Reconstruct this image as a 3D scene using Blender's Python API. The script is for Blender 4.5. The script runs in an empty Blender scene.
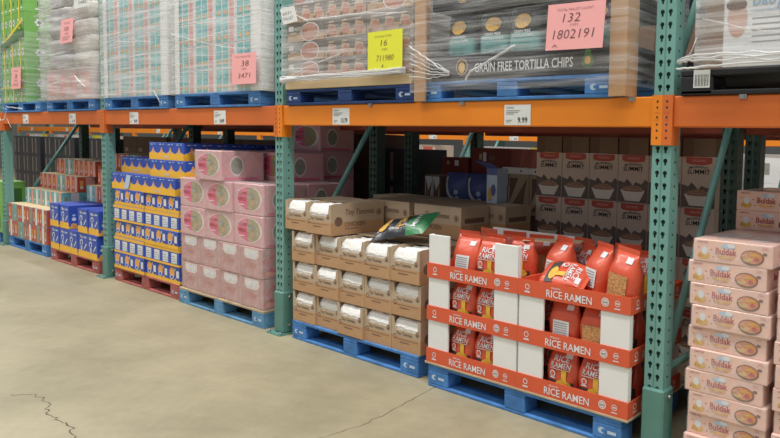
import bpy, bmesh, math, random
from mathutils import Vector, Matrix
random.seed(7)
R = random.Random(11)
scn = bpy.context.scene
C = scn.collection
BAY = 2.847

# ---------------------------------------------------------------- materials
def lin(c):
    return tuple(((v/255)/12.92 if v/255 <= .04045 else ((v/255+.055)/1.055)**2.4) for v in c)
MATS = {}
def mat(name, col=None, rough=.6, metal=0., var=0., scale=8., bump=0., coat=0., bscale=None, spec=.4):
    if name in MATS: return MATS[name]
    m = bpy.data.materials.new(name); m.use_nodes = True
    nt = m.node_tree; b = nt.nodes['Principled BSDF']
    b.inputs['Roughness'].default_value = rough; b.inputs['Metallic'].default_value = metal
    b.inputs['Specular IOR Level'].default_value = spec
    b.inputs['Coat Weight'].default_value = coat; b.inputs['Coat Roughness'].default_value = .15
    c = lin(col) + (1,)
    b.inputs['Base Color'].default_value = c
    tc = nt.nodes.new('ShaderNodeTexCoord')
    if var or bump:
        n = nt.nodes.new('ShaderNodeTexNoise'); n.inputs['Scale'].default_value = scale; n.inputs['Detail'].default_value = 5
        nt.links.new(tc.outputs['Object'], n.inputs['Vector'])
    if var:
        r = nt.nodes.new('ShaderNodeMapRange'); r.inputs['From Min'].default_value = .3; r.inputs['From Max'].default_value = .7
        r.inputs['To Min'].default_value = 1-var; r.inputs['To Max'].default_value = 1+var*.5
        nt.links.new(n.outputs['Fac'], r.inputs['Value'])
        mx = nt.nodes.new('ShaderNodeVectorMath'); mx.operation = 'SCALE'; mx.inputs[0].default_value = c[:3]
        nt.links.new(r.outputs['Result'], mx.inputs['Scale']); nt.links.new(mx.outputs['Vector'], b.inputs['Base Color'])
    if bump:
        n2 = nt.nodes.new('ShaderNodeTexNoise'); n2.inputs['Scale'].default_value = bscale or scale*3; n2.inputs['Detail'].default_value = 6
        nt.links.new(tc.outputs['Object'], n2.inputs['Vector'])
        bp = nt.nodes.new('ShaderNodeBump'); bp.inputs['Strength'].default_value = bump; bp.inputs['Distance'].default_value = .01
        nt.links.new(n2.outputs['Fac'], bp.inputs['Height']); nt.links.new(bp.outputs['Normal'], b.inputs['Normal'])
    MATS[name] = m
    return m

def floor_mat():
    m = bpy.data.materials.new('sealed_concrete'); m.use_nodes = True
    nt = m.node_tree; b = nt.nodes['Principled BSDF']; N = nt.nodes.new; L = nt.links.new
    tc = N('ShaderNodeTexCoord')
    def noise(s, d, r=.55):
        n = N('ShaderNodeTexNoise'); n.inputs['Scale'].default_value = s; n.inputs['Detail'].default_value = d; n.inputs['Roughness'].default_value = r
        L(tc.outputs['Object'], n.inputs['Vector']); return n
    a = noise(.9, 8, .65); r = N('ShaderNodeValToRGB')
    r.color_ramp.elements[0].position = .3; r.color_ramp.elements[0].color = lin((142,134,109))+(1,)
    r.color_ramp.elements[1].position = .72; r.color_ramp.elements[1].color = lin((178,168,139))+(1,)
    L(a.outputs['Fac'], r.inputs['Fac'])
    g = noise(14, 8, .7); r2 = N('ShaderNodeMapRange'); r2.inputs['From Min'].default_value = .3; r2.inputs['From Max'].default_value = .7
    r2.inputs['To Min'].default_value = .9; r2.inputs['To Max'].default_value = 1.06
    L(g.outputs['Fac'], r2.inputs['Value'])
    # small dark pits
    p = noise(55, 3); r3 = N('ShaderNodeMapRange'); r3.inputs['From Min'].default_value = .25; r3.inputs['From Max'].default_value = .33
    r3.inputs['To Min'].default_value = .7; r3.inputs['To Max'].default_value = 1
    L(p.outputs['Fac'], r3.inputs['Value'])
    mu = N('ShaderNodeMath'); mu.operation = 'MULTIPLY'; L(r2.outputs[0], mu.inputs[0]); L(r3.outputs[0], mu.inputs[1])
    s = N('ShaderNodeVectorMath'); s.operation = 'SCALE'; L(r.outputs['Color'], s.inputs[0]); L(mu.outputs[0], s.inputs['Scale'])
    L(s.outputs['Vector'], b.inputs['Base Color'])
    rr = N('ShaderNodeMapRange'); rr.inputs['To Min'].default_value = .32; rr.inputs['To Max'].default_value = .62
    L(a.outputs['Fac'], rr.inputs['Value']); L(rr.outputs[0], b.inputs['Roughness'])
    bp = N('ShaderNodeBump'); bp.inputs['Strength'].default_value = .12; bp.inputs['Distance'].default_value = .004
    L(g.outputs['Fac'], bp.inputs['Height']); L(bp.outputs['Normal'], b.inputs['Normal'])
    return m

def wrap_mat(name, col=(235,235,235), lo=.12, hi=.6, sx=1.2, sz=26., rough=.22):
    """clear stretch film: see-through plastic with milky stretched streaks"""
    m = bpy.data.materials.new(name); m.use_nodes = True
    nt = m.node_tree; N = nt.nodes.new; L = nt.links.new
    b = nt.nodes['Principled BSDF']; out = nt.nodes['Material Output']
    b.inputs['Base Color'].default_value = lin(col)+(1,); b.inputs['Roughness'].default_value = rough
    tc = N('ShaderNodeTexCoord'); mp = N('ShaderNodeMapping'); mp.inputs['Scale'].default_value = (sx, sx, sz)
    mp.inputs['Rotation'].default_value = (0, .06, 0)
    n = N('ShaderNodeTexNoise'); n.inputs['Scale'].default_value = 1.6; n.inputs['Detail'].default_value = 6; n.inputs['Distortion'].default_value = .6
    L(tc.outputs['Object'], mp.inputs['Vector']); L(mp.outputs[0], n.inputs['Vector'])
    r = N('ShaderNodeMapRange'); r.inputs['From Min'].default_value = .36; r.inputs['From Max'].default_value = .74
    r.inputs['To Min'].default_value = lo; r.inputs['To Max'].default_value = hi
    L(n.outputs['Fac'], r.inputs['Value'])
    t = N('ShaderNodeBsdfTransparent'); mx = N('ShaderNodeMixShader')
    L(r.outputs[0], mx.inputs['Fac']); L(t.outputs[0], mx.inputs[1]); L(b.outputs[0], mx.inputs[2]); L(mx.outputs[0], out.inputs['Surface'])
    bp = N('ShaderNodeBump'); bp.inputs['Strength'].default_value = .5; bp.inputs['Distance'].default_value = .02
    L(n.outputs['Fac'], bp.inputs['Height']); L(bp.outputs['Normal'], b.inputs['Normal'])
    MATS[name] = m
    return m

K = dict(
 green=mat('rack_green_paint',(116,164,156),.45,var=.1,scale=5),
 greenshade=mat('rack_green_shade',(58,78,70),.5,var=.1,scale=6),  # rack green darkened: shade on rear posts is put into the colour
 guard=mat('guard_green_paint',(92,138,128),.5,var=.12,scale=9),
 orange=mat('beam_orange_paint',(240,138,34),.45,var=.06,scale=4),
 rust=mat('beam_dull_orange_paint',(218,112,48),.5,var=.12,scale=3),
 orangeshade=mat('beam_orange_shade',(150,70,52),.6,var=.1,scale=3),  # orange of the rear beams with their shade mixed into the colour
 steel=mat('steel',(170,172,170),.35,metal=.8),
 darkhole=mat('dark_steel',(40,44,42),.7),
 white=mat('white_card',(236,236,234),.6,var=.03),
 paper=mat('label_paper',(226,228,226),.7),
 pen=mat('pen_ink',(104,72,78),.7),
 ink=mat('black_ink',(36,36,38),.7),
 greyink=mat('grey_ink',(130,130,130),.7),
 blue=mat('pallet_blue_paint',(74,130,194),.7,var=.3,scale=12,bump=.3),
 navy=mat('pallet_navy_paint',(40,70,128),.7,var=.3,scale=12,bump=.3),
 worn=mat('pallet_worn_blue_paint',(98,148,186),.75,var=.3,scale=14,bump=.3),
 red=mat('pallet_red_paint',(176,98,92),.75,var=.25,scale=12,bump=.3),
 wood=mat('raw_wood',(188,168,138),.8,var=.2,scale=10,bump=.3),
 kraft=mat('kraft_board',(190,150,112),.8,var=.08,scale=6),
 kraftlight=mat('printed_kraft',(190,168,142),.8,var=.08,scale=6),
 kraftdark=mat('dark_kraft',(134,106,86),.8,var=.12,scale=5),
 brown=mat('brown_board',(120,92,76),.8,var=.12,scale=5),
 redbox=mat('red_printed_board',(128,58,50),.7,var=.1,scale=5),
 silver=mat('crinkled_silver_film',(244,242,238),.3,bump=.9,scale=12,bscale=38,coat=.4),
 ramen=mat('ramen_bag_orange_film',(212,86,58),.34,bump=.35,scale=10,bscale=26,coat=.35),
 ramendark=mat('ramen_bag_dark_print',(70,62,62),.45),
 tray=mat('tray_orange_board',(222,96,62),.6,var=.04),
 yellow=mat('noodle_yellow_print',(222,178,64),.5,var=.2,scale=60),
 noodle=mat('dry_noodles',(204,150,96),.6,var=.4,scale=90,bump=.6,bscale=120),
 pinkbox=mat('pink_case_board',(220,166,170),.5,var=.06,coat=.35),
 pinkgrey=mat('greyish_pink_board',(208,184,182),.5,var=.08),
 pinkdull=mat('dusky_pink_case_board',(196,146,144),.5,var=.08,coat=.3),
 pinkhot=mat('pink_oval_print',(226,104,138),.5),
 olive=mat('food_photo_print',(176,160,116),.5,var=.4,scale=70),
 film=mat('white_shrink_film',(236,218,216),.3,coat=.5,bump=.5,scale=20),
 royal=mat('royal_blue_print',(52,84,182),.45,var=.08),
 amber=mat('amber_yellow_print',(246,188,58),.5,var=.06),
 pasta=mat('pasta_orange_print',(240,172,90),.5,var=.25,scale=80),
 sky=mat('pale_blue_print',(184,204,226),.5),
 offwhite=mat('off_white_print',(226,226,228),.5,var=.05),
 teal=mat('teal_print',(104,190,190),.5,var=.08),
 brick=mat('brick_red_print',(196,86,66),.5,var=.15),
 rose=mat('rose_print',(228,160,150),.5,var=.08),
 grey=mat('grey_print',(150,150,140),.5,var=.2,scale=30),
 buldak=mat('noodle_case_pink',(238,196,180),.4,var=.03,coat=.4),
 buldakred=mat('noodle_case_red_print',(178,66,60),.5),
 pan=mat('pan_brown_print',(120,72,40),.5),
 noodleorange=mat('noodle_orange_print',(226,140,76),.5,var=.35,scale=80),
 cereal=mat('cereal_box_cream',(214,192,176),.6,var=.05),
 cerealred=mat('cereal_box_red_tab',(190,86,72),.6),
 mount=mat('mountain_grey_print',(112,98,92),.6,var=.25,scale=25),
 bowl=mat('bowl_print',(232,222,212),.6),
 lumps=mat('cereal_lump_print',(170,130,108),.6,var=.45,scale=90),
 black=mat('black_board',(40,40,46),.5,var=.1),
 charcoal=mat('black_plastic',(34,35,38),.55),
 chipteal=mat('chip_bag_teal_film',(120,168,168),.35,coat=.3,bump=.3,scale=10),
 chipblack=mat('chip_bag_black_film',(46,48,54),.3,coat=.4,bump=.6,scale=10,bscale=22),
 chipgreen=mat('chip_bag_green_film',(56,128,82),.35,coat=.3,bump=.4,scale=12),
 gold=mat('gold_chip_print',(226,176,84),.5,var=.3,scale=60),
 sack=mat('sack_white_film',(222,214,204),.35,var=.12,scale=4,bump=.6,bscale=16),
 sackgrey=mat('sack_grey_film',(176,170,170),.4,var=.15,scale=4,bump=.5,bscale=14),
 lime=mat('green_case_print',(124,180,92),.5,var=.12,scale=6),
 limedark=mat('dark_green_print',(66,112,54),.5),
 strap=mat('yellow_strap',(234,214,70),.5),
 meat=mat('meat_photo_print',(196,128,104),.5,var=.35,scale=50),
 meatdark=mat('meal_case_dark_print',(112,100,90),.5,var=.2,scale=10),
 cream=mat('cream_board',(220,196,156),.7,var=.05),
 pinkpaper=mat('pink_sheet',(250,178,178),.7),
 yellowpaper=mat('yellow_sheet',(232,232,62),.7),
 bluebag=mat('blue_bag_print',(84,98,156),.4,var=.2,scale=20),
 babyblue=mat('pale_blue_lettering',(140,176,206),.5),
 skin=mat('portrait_print',(206,158,138),.5,var=.1),
 hair=mat('portrait_hair_print',(110,84,74),.5),
 wall=mat('warehouse_wall_panel',(120,122,120),.8),
 crack=mat('crack_shadow_dirt',(92,84,72),.9),
)
K['floor'] = floor_mat()
K['wrap'] = wrap_mat('clear_stretch_film')
K['wrapheavy'] = wrap_mat('milky_stretch_film', lo=.22, hi=.72)
K['wrapthin'] = wrap_mat('thin_stretch_film', lo=.05, hi=.42)
K['strand'] = wrap_mat('twisted_film_strand', lo=.35, hi=.85, rough=.3)
K['cellophane'] = wrap_mat('case_shrink_film', lo=.04, hi=.32, sx=9, sz=11, rough=.12)

# ---------------------------------------------------------------- text outlines
_tc = {}
def text_geo(s,bold=.012):
    if (s,bold) in _tc: return _tc[(s,bold)]
    cu = bpy.data.curves.new('lettering', 'FONT'); cu.body = s; cu.size = 1; cu.resolution_u = 2; cu.offset = bold
    o = bpy.data.objects.new('lettering', cu); C.objects.link(o)
    dg = bpy.context.evaluated_depsgraph_get(); dg.update()
    me = bpy.data.meshes.new_from_object(o.evaluated_get(dg))
    vs = [(v.co.x, v.co.y) for v in me.vertices]; fs = [tuple(p.vertices) for p in me.polygons]
    bpy.data.objects.remove(o); bpy.data.curves.remove(cu); bpy.data.meshes.remove(me)
    x0 = min(v[0] for v in vs); x1 = max(v[0] for v in vs); h = .7
    vs = [((x-x0)/h, y/h) for x, y in vs]
    _tc[(s,bold)] = (vs, fs, (x1-x0)/h)
    return _tc[(s,bold)]

# ---------------------------------------------------------------- mesh builder
class F:                                   # a flat face frame: origin, right, up
    def __init__(s, o, u, v): s.o, s.u, s.v = Vector(o), Vector(u).normalized(), Vector(v).normalized(); s.n = s.u.cross(s.v)
    def __call__(s, x, y, h=0): return s.o+s.u*x+s.v*y+s.n*h
def front(x0, y, z0): return F((x0,y,z0),(1,0,0),(0,0,1))
def right(x, y0, z0): return F((x,y0,z0),(0,1,0),(0,0,1))
def top(x0, y0, z): return F((x0,y0,z),(1,0,0),(0,1,0))
class MB:
    def __init__(s): s.v=[]; s.f=[]; s.m=[]; s.mats=[]; s.sm=[]
    def mi(s, m):
        if isinstance(m, str): m = K[m]
        if m not in s.mats: s.mats.append(m)
        return s.mats.index(m)
    def add(s, vs, fs, m, smooth=False):
        o = len(s.v); k = s.mi(m); s.v += [tuple(v) for v in vs]
        for f in fs: s.f.append(tuple(i+o for i in f)); s.m.append(k); s.sm.append(smooth)
    def box(s, x0,x1,y0,y1,z0,z1, m, skip=()):
        vs=[(x,y,z) for z in (z0,z1) for y in (y0,y1) for x in (x0,x1)]
        fs={'b':(0,2,3,1),'t':(4,5,7,6),'f':(0,1,5,4),'k':(2,6,7,3),'l':(0,4,6,2),'r':(1,3,7,5)}
        s.add(vs,[f for k,f in fs.items() if k not in skip],m)
    def cbox(s, x0,x1,y0,y1,z0,z1, m, c=.004):     # box with chamfered edges
        vs=[];
        for sz in (0,1):
            for sy in (0,1):
                for sx in (0,1):
                    X=(x0,x1)[sx];Y=(y0,y1)[sy];Z=(z0,z1)[sz]
                    dx=c*(1-2*sx);dy=c*(1-2*sy);dz=c*(1-2*sz)
                    vs+= [(X,Y+dy,Z+dz),(X+dx,Y,Z+dz),(X+dx,Y+dy,Z)]
        bm=bmesh.new()
        for v in vs: bm.verts.new(v)
        r=bmesh.ops.convex_hull(bm,input=bm.verts)
        bm.verts.index_update()
        s.add([v.co[:] for v in bm.verts],[[v.index for v in f.verts] for f in bm.faces],m); bm.free()
    def quad(s, fr, x0,y0,x1,y1, m, h=.0008): s.add([fr(x0,y0,h),fr(x1,y0,h),fr(x1,y1,h),fr(x0,y1,h)],[(0,1,2,3)],m)
    def poly(s, fr, pts, m, h=.0008): s.add([fr(x,y,h) for x,y in pts],[tuple(range(len(pts)))],m)
    def ell(s, fr, cx,cy,rx,ry, m, h=.0008, n=18, a0=0., a1=2*math.pi):
        full = a1-a0 > 6.2
        pts=[(cx+rx*math.cos(a0+(a1-a0)*i/(n if full else n-1)), cy+ry*math.sin(a0+(a1-a0)*i/(n if full else n-1))) for i in range(n)]
        s.poly(fr,pts,m,h)
    def ring(s, fr, cx,cy,r0,r1, m, h=.0008, n=16, sy=1.):
        vs=[];fs=[]
        for i in range(n):
            a=2*math.pi*i/n
            for r in (r0,r1): vs.append(fr(cx+r*math.cos(a),cy+sy*r*math.sin(a),h))
        for i in range(n): j=(i+1)%n; fs.append((2*i,2*i+1,2*j+1,2*j))
        s.add(vs,fs,m)
    def text(s, fr, t, x,y,ht, m, w=None, h=.0016, center=False, arch=0., slant=0., bold=.012):
        vs,fs,tw=text_geo(t,bold); sx=ht if w is None else w/tw; W=tw*sx
        ox=x-W/2 if center else x
        s.add([fr(ox+a*sx+slant*b*ht, y+b*ht+arch*(1-((a/tw)*2-1)**2), h) for a,b in vs],fs,m)
    def tube(s, pts, r, m, n=8, caps=True):
        pts=[Vector(p) for p in pts]; vs=[];fs=[]
        for i,p in enumerate(pts):
            d=(pts[min(i+1,len(pts)-1)]-pts[max(i-1,0)]).normalized()
            a=d.cross(Vector((0,0,1)) if abs(d.z)<.9 else Vector((1,0,0))).normalized(); b=d.cross(a)
            rr=r[i] if isinstance(r,(list,tuple)) else r
            for k in range(n): t=2*math.pi*k/n; vs.append(p+a*math.cos(t)*rr+b*math.sin(t)*rr)
        for i in range(len(pts)-1):
            for k in range(n): fs.append((i*n+k,(i+1)*n+k,(i+1)*n+(k+1)%n,i*n+(k+1)%n))
        if caps: fs.append(tuple(range(n))); fs.append(tuple((len(pts)-1)*n+k for k in range(n))[::-1])
        s.add(vs,fs,m,True)
    def map(s, g, f2, shapes): pass
    def mesh(s, name):
        me=bpy.data.meshes.new(name); me.from_pydata(s.v,[],s.f); me.update()
        for m in s.mats: me.materials.append(m)
        me.polygons.foreach_set('material_index',s.m); me.polygons.foreach_set('use_smooth',s.sm)
        return me

# ---------------------------------------------------------------- objects
def tag(o,label=None,cat=None,group=None,kind=None):
    if label: o['label']=label
    if cat: o['category']=cat; o['kind']=kind or 'thing'
    if group: o['group']=group
    if kind: o['kind']=kind
def link(name,me,parent=None,loc=(0,0,0),rot=(0,0,0)):
    o=bpy.data.objects.new(name,me); C.objects.link(o); o.parent=parent; o.location=loc; o.rotation_euler=rot
    return o
class Proto:                                # one kind of thing; root mesh or Empty, then parts and sub-parts
    def __init__(s,name,root,parts=(),cat=None): s.name,s.root,s.parts,s.cat=name,root,list(parts),cat
    def place(s,loc,label,group=None,rz=0.,parts=True,rot=None):
        o=link(s.name,s.root,None,loc,rot or (0,0,rz)); tag(o,label,s.cat,group)
        if parts:
            made=[]
            for p in s.parts:
                nm,me,par=p[0],p[1],p[2]; q=link(nm,me,o if par<0 else made[par],p[3] if len(p)>3 else (0,0,0)); made.append(q)
                if len(p)>4 and p[4]: q['label']=p[4]
        return o
def struct(name,b,loc=(0,0,0)):
    o=link(name,b.mesh(name),None,loc); o['kind']='structure'; return o
ORD=['lowest','second','third','fourth','fifth','sixth','seventh','eighth','ninth','tenth','eleventh','twelfth']
NTH=['first','second','third','fourth','fifth','sixth','seventh','eighth','ninth','tenth']

# ---------------------------------------------------------------- setting
b=MB(); b.box(-30,14,-9,22,-.2,0,'floor')
def crack(pts,w):
    P=[]
    for i in range(len(pts)-1):
        a=Vector(pts[i]); c=Vector(pts[i+1])
        for k in range(6): P.append(a.lerp(c,k/6)+Vector((R.uniform(-.012,.012),R.uniform(-.012,.012))))
    P.append(Vector(pts[-1])); vs=[];fs=[]
    for i,p in enumerate(P):
        d=(P[min(i+1,len(P)-1)]-P[max(i-1,0)]).normalized(); n=Vector((-d.y,d.x))*w*R.uniform(.4,1.2)
        vs+=[(p.x-n.x,p.y-n.y,.0006),(p.x+n.x,p.y+n.y,.0006)]
    for i in range(len(P)-1): fs.append((2*i,2*i+2,2*i+3,2*i+1))
    b.add(vs,fs,'crack')
crack([(-2.784,-1.384),(-2.693,-1.313),(-2.52,-1.30),(-2.436,-1.346),(-2.294,-1.351),(-2.13,-1.34),(-1.997,-1.369),(-1.9,-1.40)],.0032)
crack([(-1.3,-.95),(-1.161,-.73),(-1.149,-.523),(-1.2,-.3),(-1.24,-.123),(-1.25,0.0),(-1.3,.3)],.0028)
struct('floor',b)
b=MB(); b.box(-30,14,21,21.2,0,9,'wall'); struct('wall_back',b)
b=MB(); b.box(-30.2,-30,-9,21,0,9,'wall'); struct('wall_left',b)

# ---------------------------------------------------------------- pallet rack
PW=.09; CELL=.0508
def perforated(b,fr,w,n,cols,hole,m,frac=(.5,)):
    """sheet of n 2-inch cells with real holes; hole(theta)->radius or None"""
    cw=w/cols
    for k in range(n):
        for c in range(cols):
            cx=c*cw+cw/2+(.004 if c==0 and cols==2 else (-.004 if cols==2 else 0)); x0=c*cw; x1=x0+cw; y0=k*CELL; y1=y0+CELL; cy=y0+CELL/2+(.004 if cols==2 else 0)
            angs=sorted([math.atan2(Y-cy,X-cx) for X in (x0,x1) for Y in (y0,y1)]+[2*math.pi*i/8-math.pi+.01 for i in range(8)]+([-math.pi/2-.62,-math.pi/2-.44,-math.pi/2-.25,-math.pi/2+.25,-math.pi/2+.44,-math.pi/2+.62] if cols==2 else []))
            vs=[]
            for a in angs:
                dx,dy=math.cos(a),math.sin(a); t=1e9
                if dx>1e-9: t=min(t,(x1-cx)/dx)
                if dx<-1e-9: t=min(t,(x0-cx)/dx)
                if dy>1e-9: t=min(t,(y1-cy)/dy)
                if dy<-1e-9: t=min(t,(y0-cy)/dy)
                r=hole(a); vs+=[fr(cx+dx*t,cy+dy*t),fr(cx+dx*r,cy+dy*r)]
            N=len(angs); b.add(vs,[(2*i,2*((i+1)%N),2*((i+1)%N)+1,2*i+1) for i in range(N)],m)
def tear(a):
    s=math.sin(a)
    if s>-.80: return .0100
    return min(.0185,.0046/max(1e-6,abs(math.cos(a))))
def dot(a): return .0055
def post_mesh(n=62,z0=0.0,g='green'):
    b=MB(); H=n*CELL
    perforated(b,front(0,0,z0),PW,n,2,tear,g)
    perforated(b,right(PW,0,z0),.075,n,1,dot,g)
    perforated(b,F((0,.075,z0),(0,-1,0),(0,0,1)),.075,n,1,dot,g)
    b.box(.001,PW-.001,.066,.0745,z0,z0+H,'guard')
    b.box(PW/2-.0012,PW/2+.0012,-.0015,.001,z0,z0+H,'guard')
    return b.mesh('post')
def base_mesh():
    b=MB(); b.box(-.035,PW+.035,-.05,.12,0,.008,'guard')
    for x,y in ((-.02,-.035),(PW+.02,-.035)): b.tube([(x,y,.008),(x,y,.022)],.008,'steel',6)
    return b.mesh('base_plate')
def guard_mesh():
    b=MB(); b.cbox(-.004,PW+.012,-.014,.082,.008,.285,'guard',.008)
    return b.mesh('post_guard')
def bolt_mesh():
    b=MB()
    for z in (.06,.25): b.tube([(PW+.010,.03,z),(PW+.024,.03,z)],.009,'steel',6)
    return b.mesh('bolt')
RD=.73     # rear post position
def brace_mesh(p0,p1,r=.019):
    b=MB(); b.tube([p0,p1],r,'green',8); return b.mesh('brace')
frame=Proto('rack_upright',None,[
 ('post',post_mesh(),-1,(0,0,.002)),('post',post_mesh(g='greenshade'),-1,(0,RD,.002),'rear post, green darkened for shade'),
 ('base_plate',base_mesh(),-1),('base_plate',bpy.data.meshes['base_plate'],-1,(0,RD,0)),
 ('post_guard',guard_mesh(),-1),('bolt',bolt_mesh(),4),
 ('diagonal_brace',brace_mesh((.045,.09,.34),(.045,RD-.01,1.44)),-1),
 ('diagonal_brace',brace_mesh((.045,.06,1.56),(.045,RD-.01,2.75)),-1),
 ('cross_brace',brace_mesh((.045,.08,.34),(.045,RD,.34),.017),-1),
 ('cross_brace',brace_mesh((.045,.07,1.5),(.045,RD,1.5),.017),-1)],'rack upright')
NAMES={-3:'far left',-2:'second from the left',-1:'third, between pink and brown cartons,',0:'nearest'}
FL={-3:'green perforated rack upright at the far left end, by the striped cartons',
    -2:'green perforated rack upright between the blue boxes and the blue-yellow cases',
    -1:'green perforated rack upright between pink cases and brown pouch cartons',
    0:'nearest green perforated rack upright, right of the orange ramen display',
    1:'green perforated rack upright right of the pink noodle cases'}
for i in (-3,-2,-1,0,1):
    frame.place((i*BAY,0,0),FL[i],'uprights of the front rack')
dframe=Proto('rack_upright',None,[(p[0],bpy.data.meshes['post.001'] if p[0]=='post' else p[1],p[2],p[3] if len(p)>3 else (0,0,0)) for p in frame.parts],'rack upright')  # back row frames take the post with shade in its green
BL={-3:'back-row rack upright, post green darkened for shade, far left',-2:'back-row rack upright, post green darkened for shade, behind the blue-yellow cases',
    -1:'back-row rack upright, post green darkened for shade, behind the pink cases',0:'back-row rack upright, post green darkened for shade, behind the nearest post',
    1:'back-row rack upright, post green darkened for shade, behind the pink noodle cases'}
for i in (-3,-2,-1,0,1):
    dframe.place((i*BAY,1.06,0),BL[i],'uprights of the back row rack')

ZB=1.39; ZT=1.517
def beam_mesh(L,m):
    b=MB(); b.cbox(0,L,0,.045,ZB,ZT,m,.005); b.box(.01,L-.01,.045,.062,ZB+.01,ZB+.09,m); return b.mesh('crossbeam')
def conn_mesh(side,m):
    # bolted end plate: face on the post's front, flange along the post's side
    b=MB(); w=PW/2-.001; z0=1.315; z1=ZT+.004
    if side<0: x0,x1=0,w; sx=w-.002          # left end of a beam, lies on the right half of its post
    else: x0,x1=0,w; sx=0
    b.box(x0,x1,-.008,0,z0,z1,m)
    fr=front(0,-.008,0)
    for z in (1.345,1.375,1.40,1.43,1.47,1.495):
        b.ell(fr,w/2,z,.0045,.0055,'darkhole',.0006,8)
    b.quad(fr,w/2-.012,1.418,w/2+.012,1.4205,'rust'); b.quad(fr,w/2-.012,1.448,w/2+.012,1.4505,'rust')
    if side<0: b.box(w,w+.004,-.008,.06,z0,z1,m)
    else: b.box(-.004,0,-.008,.06,z0,z1,m)
    return b.mesh('end_connector')
def tagmesh(price):
    b=MB(); w,h=.165,.098; b.box(0,w,-.0025,0,0,h,'paper'); fr=front(0,-.0025,0)
    b.text(fr,price,w-.012-.33*.2,.012,.026,'ink',w=.06)
    b.text(fr,'ORGANIC',.012,h-.018,.009,'greyink',w=.05)
    for k,z in enumerate((.068,.060,.052)): b.quad(fr,.012,z,.012+(.09,.075,.05)[k],z+.003,'greyink')
    b.quad(fr,.012,.014,.04,.017,'greyink'); b.quad(fr,.012,.022,.05,.025,'greyink')
    return b.mesh('price_label')
CONN={}
def beam(i,y,m,label,group,prices=(),L=None,rear=False,parts=True,dz=0):
    x=i*BAY+PW; LL=BAY-PW
    key=(m,)
    if key not in CONN: CONN[key]=(beam_mesh(LL-.002,m),conn_mesh(-1,m),conn_mesh(1,m))
    bm_,c0,c1=CONN[key]
    o=link('rack_beam',None,None,(x,y,dz)); tag(o,label,'rack beam',group)
    link('crossbeam',bm_,o,(.001,0,0))
    if parts:
        # end plates lap the halves of the posts; ry = post face relative to beam
        ry=.0 if not rear else 0
        link('end_connector',c0,o,(-PW/2,-.0015,0)); link('end_connector',c1,o,(LL+.001,-.0015,0))
    for px,pr in prices: link('price_label',tagmesh(pr),o,(px-x,-.0005,ZB+.006))['label']='white price label on the beam'
    return o
beam(-4,0,'rust','dull orange rack beam running out of frame at far left','front rack beams')
beam(-3,0,'rust','dull orange rack beam above striped cartons and blue boxes','front rack beams',[(-7.77,'12.99'),(-6.45,'11.79')])
beam(-2,0,'rust','dull orange rack beam above the blue-yellow and pink cases','front rack beams',[(-5.08,'9.69'),(-3.65,'18.49')])
beam(-1,0,'orange','bright orange rack beam above the pouch cartons and ramen display','front rack beams',[(-2.216,'13.79'),(-.827,'9.99')])
beam(0,0,'rust','dull orange rack beam above the pink noodle cases','front rack beams')
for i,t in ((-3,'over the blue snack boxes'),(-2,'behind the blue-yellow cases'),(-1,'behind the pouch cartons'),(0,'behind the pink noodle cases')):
    beam(i,RD+.085,'orangeshade','rear rack beam, orange darkened for shade, '+t,'rear rack beams',parts=False)
    beam(i,1.06-.05,'orangeshade','beam of the back row rack, orange darkened for shade, '+t,'back row beams',parts=False)
    beam(i,1.06+RD+.085,'orangeshade','far side back row beam, orange darkened for shade, '+t,'back row beams',parts=False)
    beam(i,4.5,'orange','distant bright orange beam across the next aisle '+t,'beams across the next aisle',[(i*BAY+.9,'8.99'),(i*BAY+2.1,'7.49')])
for k,i in enumerate((-4,-5,-6,-7,-8,-9)):
    beam(i,4.5,'orange','distant orange beam across the next aisle, %s beyond the far left upright'%NTH[k],'beams across the next aisle',[(i*BAY+1.3,'9.49')])
for i in range(-9,-5): frame.place((i*BAY,4.5,0),'green upright across the next aisle, %s of the four farthest'%NTH[i+9],'uprights across the next aisle')
for i in range(-5,2):
    frame.place((i*BAY,4.5,0),['green upright across the next aisle, %s'%t for t in ('farthest left','second from the far left','third from the far left','middle one of seven','behind the pouch cartons','behind the ramen display','behind the noodle cases')][i+5],'uprights across the next aisle')
# clips hanging on the beam
b=MB(); b.box(0,.03,-.006,0,0,.018,'steel'); b.box(.008,.022,-.010,-.006,.004,.014,'steel')
clip=Proto('beam_clip',b.mesh('beam_clip'),cat='clip')
clip.place((-1.13,-.0005,ZT-.02),'small metal clip on the orange beam left of the nine ninety nine price label','beam clips')
clip.place((-.12,-.0005,ZT-.018),'small metal clip on the orange beam by the nearest upright','beam clips')
clip.place((.375,-.0005,ZT-.018),'small metal clip on the dull orange beam under the black pallet','beam clips')
clip.place((-1.87,-.0005,ZT-.018),'small metal clip on the orange beam below the brown meal cases','beam clips')

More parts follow.
